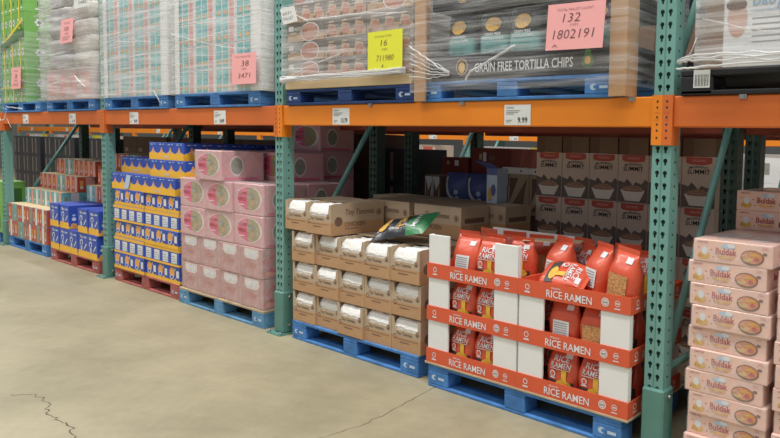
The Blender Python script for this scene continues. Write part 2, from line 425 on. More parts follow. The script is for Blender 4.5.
# ---------------------------------------------------------------- pallets
def pallet(m,W=1.22,D=1.0,mk=True,hh=.122,m2=None):
    ps=[]; bt=.016; s=hh/.122
    def one(nm,args,mm=m):
        b=MB(); b.cbox(*args,mm,.003); return (nm,b.mesh(nm),-1)
    xs=[(0,.15),(W/2-.065,W/2+.065),(W-.15,W)]; ys=[(0,.10),(D/2-.05,D/2+.05),(D-.10,D)]
    zb0,zb1=.016,max(.017,hh-.036)
    first=True
    for (x0,x1) in xs:
        for (y0,y1) in ys:
            b=MB(); b.cbox(x0,x1,y0,y1,zb0,zb1,m,.004)
            if mk and y0==0 and x0!=xs[1][0]:
                fr=front(x0,0,0); b.ell(fr,.05,hh*.45,.02,.015,'sky',.0008,10); b.ell(fr,.06,hh*.45,.012,.009,m,.0014,8)
                b.quad(fr,.08,hh*.38,.125,hh*.5,'sky')
            ps.append(('block',b.mesh('block'),-1))
    for (y0,y1) in ys: ps.append(one('bottom_board',(0,W,y0,y1,0,.0158)))
    for (x0,x1) in xs: ps.append(one('stringer_board',(x0,x1,0,D,zb1+.0002,hh-.018)))
    n=7
    for k in range(n):
        y0=k*(D-.10)/(n-1); ps.append(one('deck_board',(0,W,y0,y0+.10,hh-.0178,hh), (m2 if (m2 and k==0) else m)))
    return Proto('pallet',None,ps,'pallet')
pb=pallet('blue'); pn=pallet('navy',hh=.10); pw_=pallet('worn',m2='wood'); pr=pallet('red'); pbu=pallet('blue',hh=.105)
PH=.122
plow=pallet('navy',mk=False,hh=.04)
G='pallets on the floor'
pb.place((-2.64,-.01,0),'blue wooden pallet under the brown pouch cartons',G)
pb.place((-1.30,-.045,0),'blue wooden pallet under the orange ramen display',G)
pw_.place((-4.19,-.02,0),'worn pale blue wooden pallet under the pink cases',G)
pr.place((-5.46,0,0),'red wooden pallet under the tall blue-yellow cases',G)
pr.place((-7.05,0,0),'red wooden pallet under the blue snack boxes',G)
pb.place((-8.42,.01,0),'blue wooden pallet under the striped red and teal cartons',G)
pb.place((-9.95,.01,0),'blue wooden pallet cut off at the left edge of the photo',G)
plow.place((.175,.0,0),'thin dark pallet under the pink noodle cases',G)

# ---------------------------------------------------------------- brown pouch cartons
CW,CD,CH=.244,.40,.1965
def pouch_case():
    b=MB(); w,d,h=CW,CD,CH; t=.004; fl=.118; zs=.080
    def side(x0,x1):
        # side wall with a sloping front cut, two-tone print
        pts=[(0,zs),(0,h*.96),(.02,h),(d,h),(d,zs)]
        vs=[(x0,y,z) for y,z in pts]+[(x1,y,z) for y,z in pts]; n=5
        b.add(vs,[tuple(range(n))[::-1],tuple(range(n,2*n))]+[(i,(i+1)%n,n+(i+1)%n,n+i) for i in range(n)],'kraftlight')
        b.box(x0,x1,0,d,0,zs,'kraft')
    side(0,t); side(w-t,w)
    b.box(t,w-t,d-t,d,0,h,'kraftlight'); b.box(t,w-t,.0,d,0,t,'kraft')
    # front panel with scooped upper edge
    b.box(t,w-t,0,t,0,zs,'kraft')
    up=[(t,zs),(w-t,zs),(w-t,h*.97),(w-.018,h*.97),(w-.024,fl+.02),(w-.045,fl),(.045,fl),(.024,fl+.02),(.018,h*.97),(t,h*.97)]
    vs=[(x,0,z) for x,z in up]+[(x,t,z) for x,z in up]; n=len(up)
    b.add(vs,[tuple(range(n)),tuple(range(n,2*n))[::-1]]+[(i,n+i,n+(i+1)%n,(i+1)%n) for i in range(n)],'kraftlight')
    b.box(t,w-t,.17,d-t,h-t,h,'kraftlight')   # closed rear of the lid
    fr=front(0,0,0); b.text(fr,'Tiny Tummies',.04,.092,.018,'brown',w=.135,slant=.15)
    b.ring(fr,w-.026,.115,.011,.0145,'brown',n=10); b.ell(fr,w-.026,.112,.007,.007,'brown',n=8)
    b.quad(fr,.02,.066,w-.02,.069,'kraftdark'); b.quad(fr,.07,.048,.15,.054,'kraftdark')
    b.ring(fr,.028,.078,.010,.014,'brown',n=10)
    fr=right(w,0,0); b.text(fr,'Tiny Tummies',.10,.125,.034,'brown',w=.22,slant=.15); b.text(fr,'CHICKEN',.10,.052,.028,'brown',w=.15)
    b.ell(fr,.055,.085,.028,.03,'brown'); b.quad(fr,.10,.034,.2,.040,'kraftdark')
    b.ring(fr,d-.04,.13,.016,.021,'brown'); b.ell(fr,d-.04,.13,.010,.012,'brown')
    body=b.mesh('carton')
    def pouch(seed):
        rr=random.Random(seed); b=MB(); n=9; mm=5; vs=[];fs=[]
        for i in range(n):
            for j in range(mm):
                x=.012+(w-.024)*i/(n-1); y=.006+.05*j/(mm-1)
                e=math.sin(math.pi*j/(mm-1)); ex=min(1,math.sin(math.pi*i/(n-1))*3)
                vs.append((x,y,h-.062+.056*(e**.5)*(.5+.5*ex)+rr.uniform(-.006,.003)))
        for i in range(n-1):
            for j in range(mm-1): fs.append((i*mm+j,(i+1)*mm+j,(i+1)*mm+j+1,i*mm+j+1))
        b.add(vs,fs,'silver',True); b.box(.014,w-.014,.008,.054,.02,h-.060,'silver')
        return b.mesh('pouch')
    m1=pouch(1); m2=pouch(2); m3=pouch(5)
    return Proto('carton_of_pouches',body,[('pouch',m1,-1,(0,0,0)),('pouch',m2,-1,(0,.054,.001)),('pouch',m3,-1,(0,.108,0))],'carton')
pc=pouch_case()
XB=[-2.64+.2455*k for k in range(5)]
gp='brown pouch cartons on the blue pallet'
for r_ in range(3):
    for c in range(5):
        x=XB[c]+R.uniform(-.001,.001); y=-.002+R.uniform(-.012,.008)-(0.015 if (c>=3 and r_==2) else 0)
        pc.place((x,y,PH+r_*(CH+.001)),'brown pouch carton in front, %s layer from the pallet, %s from the left'%(ORD[r_],NTH[c]),gp,rz=R.uniform(-.004,.004))
        
# the two on top at the left, and the layer further in
pc.place((-2.715,-.01,PH+3*(CH+.001)),'brown pouch carton at top left end beside the green upright',gp,rz=0)
pc.place((-2.45,-.03,PH+3*(CH+.001)),'brown pouch carton on top with its CHICKEN side in the light',gp,rz=.035)
# second depth layer
for r_ in range(4):
    for c in range(5):
        if r_<3 and c<4: continue
        if r_==3: continue
        pc.place((XB[c],.42,PH+r_*(CH+.001)),'brown pouch carton further in, %s layer, right-hand column'%ORD[r_],gp,parts=False)
for c in range(4):
    for r_ in range(3): pc.place((XB[c],.42,PH+r_*(CH+.001)),'brown pouch carton in the shaded second row, %s layer, %s from the left'%(ORD[r_],NTH[c]),gp,parts=False)
# top shaded layer: long sides towards the aisle
b=MB(); w,d,h=.42,.245,.2
b.box(0,w,0,d,0,.088,'kraft'); b.box(0,w,0,d,.088,h,'kraftlight'); fr=front(0,0,0)
b.text(fr,'Tiny Tummies',.10,.125,.034,'brown',w=.22,slant=.15); b.text(fr,'CHICKEN',.10,.052,.028,'brown',w=.15)
b.ring(fr,w-.04,.13,.016,.021,'brown'); b.ell(fr,w-.04,.13,.010,.012,'brown'); b.ell(fr,.055,.085,.028,.03,'brown')
b.quad(top(0,0,h),.0,d/2-.03,w,d/2+.03,'kraftlight')
fr=right(w,0,0); b.quad(fr,.03,.1,.2,.13,'brown')
pl=Proto('carton_of_pouches',b.mesh('carton'),cat='carton')
zt=PH+3*(CH+.001)
for x,y,t in ((-2.42,.405,'left of the gap above the chip bag'),(-1.95,.405,'right of the gap above the chip bag'),(-2.70,.66,'behind the CHICKEN carton at the left'),
              (-2.26,.66,'middle of the back row'),(-1.82,.66,'dark right end by the cereal boxes')):
    pl.place((x,y,zt),'shaded brown pouch carton lying lengthways on top, %s'%t,gp)

# black and green snack bag lying on the cartons
def lying_bag():
    b=MB(); n,mm=22,12; L,W=.40,.22
    for side in (1,-1):
        vs=[];fs=[]; cols={}
        for i in range(n):
            for j in range(mm):
                u=i/(n-1); v=j/(mm-1)
                e=(math.sin(math.pi*u)**.55)*(math.sin(math.pi*v)**.6)
                z=side*.042*e*(1 if side>0 else .35)+.006*math.sin(u*19+v*5)*e
                vs.append((L*(u-.5),W*(v-.5)*(1-.06*math.sin(math.pi*u)),z))
        g=[];k=[]
        for i in range(n-1):
            for j in range(mm-1):
                q=(i*mm+j,(i+1)*mm+j,(i+1)*mm+j+1,i*mm+j+1)
                if side<0: q=q[::-1]
                u=(i+.5)/(n-1)
                (g if u>.66 else k).append(q)
        b.add(vs,g,'chipgreen',True); b.add(vs,k,'chipblack',True)
    def surf(x,y,h):
        u=x/L+.5; v=y/W+.5; e=(max(0,math.sin(math.pi*u))**.55)*(max(0,math.sin(math.pi*v))**.6)
        return Vector((x,y,.042*e+.006*math.sin(u*19+v*5)*e+h))
    # text runs across the bag
    for t,x,ht,w,m in (('MINT',.125,.030,.12,'offwhite'),('Tiny',.045,.045,.13,'gold'),('CHIPS',-.0,.02,.09,'gold')):
        vs,fs,tw=text_geo(t); s=w/tw
        b.add([surf(x-bb*ht,-w/2+a*s,.0035) for a,bb in vs],fs,m)
    vs=[surf(-.13+.05*math.cos(a),.055*math.sin(a),.003) for a in [i*.5236 for i in range(12)]]; b.add(vs,[tuple(range(12))],'gold')
    for k in range(5): vs=[surf(-.175+.01*k,-.06+.028*k,.003),surf(-.150+.01*k,-.06+.028*k,.003),surf(-.160+.01*k,-.045+.028*k,.003)]; b.add(vs,[(0,1,2)],'sky')
    return b.mesh('chip_bag')
cb=link('snack_bag',lying_bag(),None,(-1.735,.155,zt+.088),(math.radians(30),math.radians(-12),math.radians(10)))
tag(cb,'black and green snack bag tossed on top of the brown pouch cartons','snack bag')

# ---------------------------------------------------------------- ramen display
def bag_shape(W=.172,D=.085,H=.215,m='ramen',kind='front',seed=0,lean=0.):
    """gusseted pouch: block bottom, narrowing to a crimped top seam"""
    rr=random.Random(seed); b=MB(); rows=12; seg=20; vs=[];fs=[]
    def ab(t):
        a=W/2*(1-.16*max(0,t-.6)/.4-.03*math.sin(t*9)); c=D/2*(1-.15*t) if t<.66 else D/2*.901*(1-((t-.66)/.34))**1.0+.002
        if t<.05: a*=.96; c*=.9
        return a,c
    def P(u,t,h=0.,face=-1):
        a,c=ab(t); u=max(-.999,min(.999,u/a)); y=face*(c*(1-abs(u)**3.4)**(1/3.4)+h); return Vector((u*a,y+lean*t*t*.06,t*H))
    for i in range(rows):
        t=i/(rows-1); a,c=ab(t)
        for k in range(seg):
            th=2*math.pi*k/seg; ct,st=math.cos(th),math.sin(th)
            x=a*math.copysign(abs(ct)**.6,ct); y=c*math.copysign(abs(st)**.6,st)
            j=.0025*rr.uniform(-1,1) if 1<i<rows-1 else 0
            vs.append((x,y+j+lean*t*t*.06,t*H))
    for i in range(rows-1):
        for k in range(seg): fs.append((i*seg+k,i*seg+(k+1)%seg,(i+1)*seg+(k+1)%seg,(i+1)*seg+k))
    fs.append(tuple(range(seg))[::-1]); fs.append(tuple((rows-1)*seg+k for k in range(seg)))
    b.add(vs,fs,m,True)
    # flat crimped fin
    a,c=ab(1); y=lean*.06; b.box(-a,a,y-.0015,y+.0015,H-.002,H+.02,m)
    def put(v2,f2,mm,h=.004,face=-1): b.add([P(x,max(0.02,min(.98,y/H)),h,face) for x,y in v2],f2,mm)
    def txt(s,y,ht,w,mm,sl=.1):
        v,f,tw=text_geo(s); k=w/tw; put([(-w/2+x*k+sl*yy*ht,y+yy*ht) for x,yy in v],f,mm)
    def quad(x0,y0,x1,y1,mm,h=.003,n=5):
        v=[];f=[]
        for i in range(n+1):
            for j in range(n+1): v.append((x0+(x1-x0)*i/n,y0+(y1-y0)*j/n))
        for i in range(n):
            for j in range(n): a=i*(n+1)+j; f.append((a,a+n+1,a+n+2,a+1))
        put(v,f,mm,h)
    def disc(cx,cy,rx,ry,mm,h=.0035):
        put([(cx,cy)]+[(cx+rx*math.cos(i*.5236),cy+ry*math.sin(i*.5236)) for i in range(12)],[(0,i+1,(i+1)%12+1) for i in range(12)],mm,h)
    s=W/.165; q=H/.215
    if kind=='front':
        txt('RICE',.163*q,.024*q,.080*s,'offwhite'); txt('RAMEN',.134*q,.024*q,.105*s,'offwhite'); quad(-.055*s,.126*q,.052*s,.129*q,'offwhite')
        disc(-.040*s,.104*q,.015*s,.015*q,'offwhite'); disc(-.040*s,.104*q,.010*s,.010*q,m,.0045); quad(-.054*s,.082*q,-.026*s,.088*q,'offwhite')
        quad(-.07*s,.03*q,.07*s,.074*q,'ramendark'); disc(.018*s,.062*q,.040*s,.020*q,'yellow',.0045); quad(.008*s,.05*q,.034*s,.122*q,'yellow',.005); disc(.021*s,.12*q,.014*s,.010*q,'yellow',.005)
    elif kind=='back':
        quad(-.045*s,.055*q,.045*s,.13*q,'offwhite')
        for k in range(6): quad(-.038*s,(.064+.0105*k)*q,.036*s,(.067+.0105*k)*q,'greyink',.0045)
        quad(-.045*s,.02*q,.0*s,.04*q,'ramen')
    elif kind=='window':
        quad(-.058*s,.03*q,.058*s,.135*q,'noodle')
    quad(W*.1,H*.84,W*.32,H*.94,'offwhite')
    return b.mesh('ramen_bag')
RB={'front':Proto('ramen_bag',bag_shape(seed=1),cat='bag'),'back':Proto('ramen_bag',bag_shape(kind='back',seed=2),cat='bag'),
    'window':Proto('ramen_bag',bag_shape(kind='window',seed=3),cat='bag'),
    'gable_back':Proto('ramen_bag',bag_shape(W=.160,D=.125,H=.215,kind='back',seed=6,lean=.3),cat='bag'),
    'gable_window':Proto('ramen_bag',bag_shape(W=.160,D=.115,H=.22,kind='window',seed=8),cat='bag'),
    'lean':Proto('ramen_bag',bag_shape(kind='back',seed=4,lean=.5),cat='bag')}
TW,TD,TL=.63,.50,.074
def tray_mesh():
    b=MB(); t=.005
    b.box(0,TW,0,TD,0,t,'tray'); b.box(0,TW,0,t,t,TL,'tray'); b.box(0,TW,TD-t,TD,t,TL,'tray'); b.box(0,t,t,TD-t,t,TL,'tray'); b.box(TW-t,TW,t,TD-t,t,TL,'tray')
    for fr,w in ((front(0,0,0),TW),(right(TW,0,0),TD)):
        cx=w*.48
        b.text(fr,'RICE RAMEN',cx,.014,.034,'offwhite',w=.255,center=True); b.text(fr,'ORGANIC',cx-.10,.054,.008,'offwhite',w=.055)
        b.ring(fr,.06,.044,.010,.014,'offwhite',n=12); b.quad(fr,.044,.016,.076,.024,'offwhite')
        b.ell(fr,w-.13,.038,.020,.020,'offwhite'); b.ring(fr,w-.13,.038,.013,.0155,'tray',h=.0014,n=12); b.quad(fr,w-.14,.035,w-.12,.041,'grey',.0018)
        b.ring(fr,w-.067,.040,.011,.014,'offwhite',n=12); b.quad(fr,w-.082,.014,w-.052,.019,'offwhite'); b.quad(fr,w-.075,.037,w-.059,.043,'offwhite')
    # scalloped upper edge
    for k in range(int(TW/.012)): b.box(k*.012+.002,k*.012+.009,0,t,TL,TL+.0025,'tray')
    return b.mesh('tray')
def corner_mesh(h,w0=.150,mir=False):
    b=MB(); t=.012
    if mir: b.cbox(-w0,0,0,t,0,h,'white',.002); b.cbox(-t,0,t,.03,0,h,'white',.002)
    else: b.cbox(0,w0,0,t,0,h,'white',.002); b.cbox(0,t,t,.03,0,h,'white',.002)
    return b.mesh('corner_board')
def backpanel(h):
    b=MB(); b.cbox(0,TW-.02,0,.004,0,h,'white',.001); return b.mesh('back_board')
cl=corner_mesh(.222); cr=corner_mesh(.222,mir=True); bkp=backpanel(.2215)
trm=tray_mesh()
def tray(loc,label,full=True):
    o=link('display_tray',None,None,loc); tag(o,label,'display tray','orange ramen display trays')
    link('tray',trm,o)
    if full:
        link('corner_board',cl,o,(.0055,.0055,.0055))['label']='white corner board'; link('corner_board',cr,o,(TW-.0055,.0055,.0055))['label']='white corner board'
        link('back_board',bkp,o,(.01,TD-.0105,.0055))['label']='white back board'
    return o
TX=[-1.309,-.678]; TZ=[PH+.012,PH+.012+.2285,PH+.012+.457]; TY=-.05
# thin wooden sheet between pallet and display
b=MB(); b.cbox(0,1.275,0,1.0,0,.0115,'wood',.002); o=link('slip_sheet',b.mesh('slip_sheet'),None,(-1.32,-.052,PH)); tag(o,'thin pale board between the ramen display and its blue pallet','board')
tierw=['bottom','middle','top']
for s in range(2):
    for k in range(3):
        tray((TX[s],TY,TZ[k]),'orange ramen tray, %s tier of the %s stack'%(tierw[k],('left','right')[s]),full=not(s==1 and k==2))
        z=TZ[k]+.006
        if s==1 and k==2: continue
        n0=.175 if s==0 else .19
        for c in range(2):
            bx=TX[s]+n0+.145*c+.055*s*c*.3
            kd='front'
            if s==1 and k==1: kd=['back','window'][c]
            if s==0 and k==2 and c==0: kd='plainb'
            rz=R.uniform(-.05,.05); 
            px=TX[s]+((.225,.402),(.245,.424))[s][c]
            p=RB['front'] if kd=='front' else RB['window' if kd=='window' else 'back']
            if kd=='plainb': p=RB['lean']
            p.place((px,TY+.066,z),'ramen bag, %s tier of %s stack, %s of front pair'%(tierw[k],('left','right')[s],('left','right')[c]),'ramen bags in front',rz=rz)
        for c in range(3):
            if k==2 or (s==1):
                RB['front' if c!=1 else 'back'].place((TX[s]+.12+.19*c,TY+.19,z),'ramen bag, second row, %s tier, %s stack, %s from left'%(tierw[k],('left','right')[s],NTH[c]),'ramen bags further in',rz=R.uniform(-.12,.12),parts=False)
    # third rows only at the top
for c in range(3):
    RB['window'].place((TX[0]+.12+.19*c,TY+.34,TZ[2]+.006),'orange ramen bag at the back of the left top tray, %s from the left'%NTH[c],'ramen bags further in',rz=R.uniform(-.25,.25))
# loose bags in the right top tray
z=TZ[2]+.006; gt='loose ramen bags in the right top tray'
RB['gable_back'].place((TX[1]+.10,TY+.19,z),'orange ramen bag with nutrition panel, left end of the right top tray',gt,rot=(-.04,.03,-.35)).scale=(1.08,1.0,1.12)
RB['gable_back'].place((TX[1]+.362,TY+.155,z),'upright orange ramen bag with nutrition panel in the middle of the right top tray',gt,rot=(-.03,.03,-.45)).scale=(1.08,1.0,1.12)
RB['gable_window'].place((TX[1]+.540,TY+.085,z),'orange ramen bag showing dry noodles at the right end of the top tray',gt,rot=(-.02,.08,-.30)).scale=(1.08,1.0,1.12)
RB['front'].place((TX[1]+.21,TY+.29,z),'orange ramen bag leaning behind the left one in the right top tray',gt,rz=-.55)
RB['front'].place((TX[1]+.535,TY+.25,z),'orange ramen bag behind the noodle-window one, right top tray',gt,rz=.3)
RB['back'].place((TX[1]+.38,TY+.38,z),'orange ramen bag at the rear middle of the right top tray',gt,rz=.1)
RB['front'].place((TX[1]+.10,TY+.40,z),'orange ramen bag in the rear left corner of the right top tray',gt,rz=-.2)
o=RB['front'].place((TX[1]+.115,TY+.078,z+.085),'orange ramen bag lying on its back with its bowl picture up, right top tray',gt,rot=tuple((Matrix.Rotation(math.radians(32),3,'X')@Matrix.Rotation(math.radians(-84),3,'Z')@Matrix.Rotation(math.radians(-90),3,'X')).to_euler()))
# brown flap of an opened lid between the stacks
b=MB(); b.cbox(0,.30,0,.10,0,.004,'cream',.001); o=link('cardboard_flap',b.mesh('cardboard_flap'),None,(-.80,.12,.8165),(.0,-.0,.45)); tag(o,'loose cardboard flap lying between the two ramen stacks','cardboard')

# ---------------------------------------------------------------- pink cases
def pink_logo(w=.388,d=.31,h=.218):
    b=MB(); b.cbox(0,w,0,d,0,h,'pinkbox',.006); fr=front(0,0,0)
    b.ell(fr,w*.53,h*.52,w*.43,h*.40,'film',.0008,26); b.ell(fr,w*.53,h*.52,w*.41,h*.375,'pinkhot',.0014,26,math.pi*.5,math.pi*1.5)
    b.ell(fr,w*.53,h*.52,w*.36,h*.375,'olive',.0014,24,-math.pi*.5,math.pi*.5)
    b.quad(fr,w*.47,h*.2,w*.66,h*.86,'olive',.002)
    b.text(fr,'ORGANIC',w*.3,h*.64,.020,'buldakred',w=.11,center=True,h=.003); b.text(fr,'MINCE',w*.3,h*.44,.026,'buldakred',w=.10,center=True,h=.003); b.quad(fr,w*.2,h*.3,w*.38,h*.33,'film',.003)
    b.ell(fr,w*.6,h*.62,.03,.02,'grey',.003,10); b.ell(fr,w*.66,h*.4,.028,.022,'kraft',.003,10)
    fr=right(w,0,0); b.ell(fr,d*.35,h*.5,.05,.075,'film',.0008,18); b.ell(fr,d*.35,h*.5,.042,.06,'grey',.0014,18); b.quad(fr,.02,.01,d-.04,.025,'pinkhot')
    b.quad(top(0,0,h),.02,.02,w-.02,d-.02,'film')
    body=b.mesh('case')
    b=MB(); film_box(b,w,d,h); return Proto('pink_case',body,[('shrink_wrap',b.mesh('shrink_wrap'),-1)],'case')
def film_box(b,w,d,h,o=.003):
    rr=random.Random(5); n=10
    for fr,L in ((front(-o,-o,0),w+2*o),(right(w+o,-o,0),d+2*o)):
        vs=[];fs=[]
        for i in range(n+1):
            for j in range(n+1): vs.append(fr(L*i/n,(h+.001)*j/n,(0 if i in(0,n) or j in (0,n) else rr.uniform(0,.003))))
        for i in range(n):
            for j in range(n): a=i*(n+1)+j; fs.append((a,a+n+1,a+n+2,a+1))
        b.add(vs,fs,'cellophane',True)
def pink_plain(w=.293,d=.31,h=.212):
    b=MB(); b.cbox(0,w,0,d,0,h,'pinkdull',.005); fr=front(0,0,0)
    b.poly(fr,[(w*.2,h*.72),(w*.3,h*.62),(w*.72,h*.62),(w*.84,h*.72),(w*.84,h*.96),(w*.2,h*.96)],'film')
    b.ell(fr,w*.40,h*.79,.030,.026,'offwhite',.0014,12); b.ell(fr,w*.62,h*.79,.032,.028,'offwhite',.0014,12)
    b.text(fr,'ORGANIC',w*.5,h*.38,.018,'rose',w=.12,center=True); b.quad(fr,w*.04,h*.05,w*.96,h*.065,'rose')
    fr=right(w,0,0); b.ring(fr,d*.3,h*.5,.05,.062,'pinkhot',n=18); b.quad(fr,.02,.02,.16,.05,'rose')
    body=b.mesh('case'); b=MB(); film_box(b,w,d,h); return Proto('pink_case',body,[('shrink_wrap',b.mesh('shrink_wrap'),-1)],'case')
pp=pink_plain(); pg=pink_logo()
gk='pink wrapped cases'
for r_ in range(2):
    for c in range(4):
        pp.place((-4.168+.297*c,-.012+R.uniform(-.006,.006),PH+.2135*r_),'dusky pink wrapped case without oval, %s layer, %s from the left'%(ORD[r_],NTH[c]),gk)
for r_ in range(2):
    for c in range(3):
        pg.place((-4.160+.3945*c+(.01 if c==2 else 0)*0,-.012+R.uniform(-.01,.008),PH+.427+.219*r_),'pink wrapped case with oval picture, %s oval layer, %s from the left'%(('lower','upper')[r_],NTH[c]),gk)
pg.place((-3.865,-.04,PH+.427+.438),'lone pink oval case on top of the stack, nearest the aisle',gk)
for r_ in range(2):
    for c in range(4): pp.place((-4.168+.297*c,.312,PH+.2135*r_),'dusky pink wrapped case in the shaded second row, %s layer, %s from the left'%(ORD[r_],NTH[c]),gk,parts=False)
for r_ in range(2):
    for c in range(3): pg.place((-4.160+.3945*c,.312,PH+.427+.219*r_),'pink oval case in the shaded second row, %s oval layer, %s from the left'%(('lower','upper')[r_],NTH[c]),gk,parts=False)
for c in range(2): pg.place((-4.06+.42*c,.312,PH+.427+.438),'shaded pink case behind the lone top one, %s of two'%('left','right')[c],gk,parts=False)
for c in range(2):
  for r_ in range(6 if c==1 else 5): pg.place((-4.13+.41*c,.635,PH+.219*r_),'shaded pink case at the back of the pallet, %s column, %s layer'%(('left','right')[c],ORD[r_]),gk,parts=False)

# ---------------------------------------------------------------- blue-yellow cases
def scallop(b,fr,w,h,m,n=6,amp=.012,hh=.0009):
    pts=[(0,0),(w,0),(w,h)]
    for i in range(n*6,-1,-1): x=w*i/(n*6); pts.append((x,h+amp*abs(math.sin(math.pi*i/6))))
    pts.append((0,h)); b.poly(fr,pts,m,hh)
def caseA(w=.606,d=.46,h=.14):         # blue with orange pasta picture
    b=MB(); b.cbox(0,w,0,d,0,h,'royal',.003)
    for fr,L in ((front(0,0,0),w),(right(w,0,0),d)):
        b.quad(fr,0,0,L,h*.2,'amber'); n=3; s=L/n
        for k in range(n):
            x=k*s
            b.ell(fr,x+s*.33,h*.62,s*.22,h*.30,'pasta',.0012,14); b.ell(fr,x+s*.30,h*.36,s*.16,h*.14,'offwhite',.0016,12); b.ell(fr,x+s*.30,h*.36,s*.10,h*.09,'royal',.002,10)
            b.quad(fr,x+s*.68,h*.36,x+s*.9,h*.76,'offwhite',.0012); b.quad(fr,x+s*.52,h*.74,x+s*.62,h*.9,'sky',.0012)
            b.poly(fr,[(x+s*.5,h*.2),(x+s*.6,h*.34),(x+s*.75,h*.2)],'amber',.0014)
            b.quad(fr,x-.0008,0,x+.0008,h,'ink',.0022)
    return Proto('macaroni_case',b.mesh('case'),cat='case')
def caseB(w=.606,d=.46,h=.14):         # white nutrition ends on blue
    b=MB(); b.cbox(0,w,0,d,0,h,'royal',.003)
    for fr,L in ((front(0,0,0),w),(right(w,0,0),d)):
        b.quad(fr,0,h*.82,L,h,'amber'); b.quad(fr,0,0,L,h*.13,'amber'); n=4; s=L/n
        for k in range(n):
            x=k*s; b.quad(fr,x+s*.16,h*.17,x+s*.80,h*.76,'offwhite',.0012)
            for q in range(3): b.quad(fr,x+s*.22,h*(.28+.14*q),x+s*.58,h*(.31+.14*q),'greyink',.0018)
            b.quad(fr,x+s*.62,h*.2,x+s*.76,h*.5,'sky',.002)
    return Proto('macaroni_case',b.mesh('case'),cat='case')
def caseC(w=.606,d=.46,h=.14):         # blue top, scalloped yellow base, small castle shapes
    b=MB(); b.cbox(0,w,0,d,0,h,'royal',.003)
    for fr,L in ((front(0,0,0),w),(right(w,0,0),d)):
        scallop(b,fr,L,h*.36,'amber',4,h*.12); n=4; s=L/n
        for k in range(n):
            x=k*s+s*.5; b.poly(fr,[(x-s*.15,h*.42),(x+s*.15,h*.42),(x+s*.12,h*.55),(x,h*.76),(x-s*.12,h*.55)],'pasta',.0016)
            b.ell(fr,x,h*.46,s*.2,h*.07,'sky',.0014,12); b.quad(fr,x-s*.3,h*.86,x-s*.05,h*.91,'sky'); b.quad(fr,x+s*.1,h*.88,x+s*.3,h*.92,'sky')
        b.text(fr,'CHEESE',L*.4,h*.12,.018,'offwhite',w=.11,h=.002)
    b.quad(top(0,0,h),.02,.02,w-.02,d-.02,'royal')
    return Proto('macaroni_case',b.mesh('case'),cat='case')
cA,cB,cC=caseA(),caseB(),caseC(); gm='blue and yellow macaroni cases'
hh=.1408
for r_ in range(5):
    for c in range(2):
        (cA if r_%2==0 else cB).place((-5.445+.6125*c,.0+R.uniform(-.008,.008),PH+hh*r_),'blue-yellow case with %s, %s layer, %s half'%(('orange pasta pictures','white panels')[r_%2],ORD[r_],('left','right')[c]),gm)
z=PH+hh*5
cC.place((-5.51,.01,z),'blue case with scalloped yellow base, sixth layer, left half beside the torn sheet',gm); cC.place((-4.87,-.005,z),'blue case with scalloped yellow base, sixth layer, right half',gm)
for c in range(2):
    for r_ in range(6): (cA if r_%2==0 else cC).place((-5.445+.6125*c,.475,PH+hh*r_),'shaded blue-yellow case behind the front row, %s layer, %s half'%(ORD[r_],('left','right')[c]),gm)
cC.place((-5.55,.10,z+hh),'blue case with scalloped yellow base alone at left, seventh layer',gm)
cC.place((-4.76,.02,z+hh),'blue case with scalloped yellow base, right side of the seventh layer',gm)
cC.place((-4.80,.03,z+2*hh),'topmost blue case with scalloped yellow base',gm)
cC.place((-4.80,.52,z+hh),'dark blue case behind the seventh layer on the right',gm); cC.place((-4.80,.53,z+2*hh),'dark blue case behind the topmost one',gm)
b=MB(); 
b.add([(0,0,0),(.10,-.006,.0),(.15,-.004,.115),(.055,.0,.12),(0,.003,0),(.10,-.003,.0),(.15,-.001,.115),(.055,.003,.12)],[(0,1,2,3),(7,6,5,4),(0,4,5,1),(1,5,6,2),(2,6,7,3),(3,7,4,0)],'sky')
o=link('torn_sheet',b.mesh('torn_sheet'),None,(-5.25,.0065,z+.012)); tag(o,'torn pale sheet hanging on the front of the blue-yellow cases','paper')

# ---------------------------------------------------------------- blue snack boxes
def snack(w=.232,d=.30,h=.232,nf=1):
    b=MB(); b.cbox(0,w,0,d,0,h,'royal',.003)
    fr=front(0,0,0); scallop(b,fr,w,h*.24,'amber',3,.012)
    b.ell(fr,w*.36,h*.60,.035,.03,'offwhite',.0012,12); b.ell(fr,w*.36,h*.6,.022,.018,'royal',.0018,10); b.ell(fr,w*.36,h*.4,.022,.035,'sky',.0012,10)
    b.text(fr,'Mac',w*.25,h*.78,.03,'offwhite'); b.poly(fr,[(w*.6,h*.35),(w*.66,h*.33),(w*.9,h*.55),(w*.86,h*.6)],'offwhite',.0012); b.quad(fr,w*.6,h*.8,w*.9,h*.86,'sky')
    fr=right(w,0,0); b.quad(fr,0,0,d,h*.12,'pasta')
    for k in range(4):
        x=d*(.14+.24*k); b.ell(fr,x,h*.42,.018,.018,'offwhite',.0012,10); b.quad(fr,x-.012,h*.55,x+.012,h*.62,'sky',.0012); b.ell(fr,x,h*.16,.026,.022,'pasta',.0014,10)
    b.text(fr,'Mac',d*.4,h*.76,.03,'offwhite')
    return Proto('snack_box',b.mesh('box'),cat='box')
sn=snack(); gs='blue snack boxes on the red pallet'
for c in range(5): sn.place((-7.045+.2435*c,.0+R.uniform(-.004,.004),PH),'blue snack box with orange foot, lower layer, %s from the left'%NTH[c],gs)
for c in range(5): 
    for r_ in range(2): sn.place((-7.045+.2435*c,.31,PH+.233*r_),'blue snack box in the second row, %s layer, %s from the left'%(ORD[r_],NTH[c]),gs)
sn.place((-7.04,.0,PH+.2335),'blue snack box with orange foot at the upper left corner by the striped cartons',gs)
sn.place((-6.78,.004,PH+.2335),'blue snack box on the upper layer, next to the corner one',gs)
sn.place((-6.30,.0,PH+.2335),'blue snack box on the upper layer, standing apart in the middle',gs)
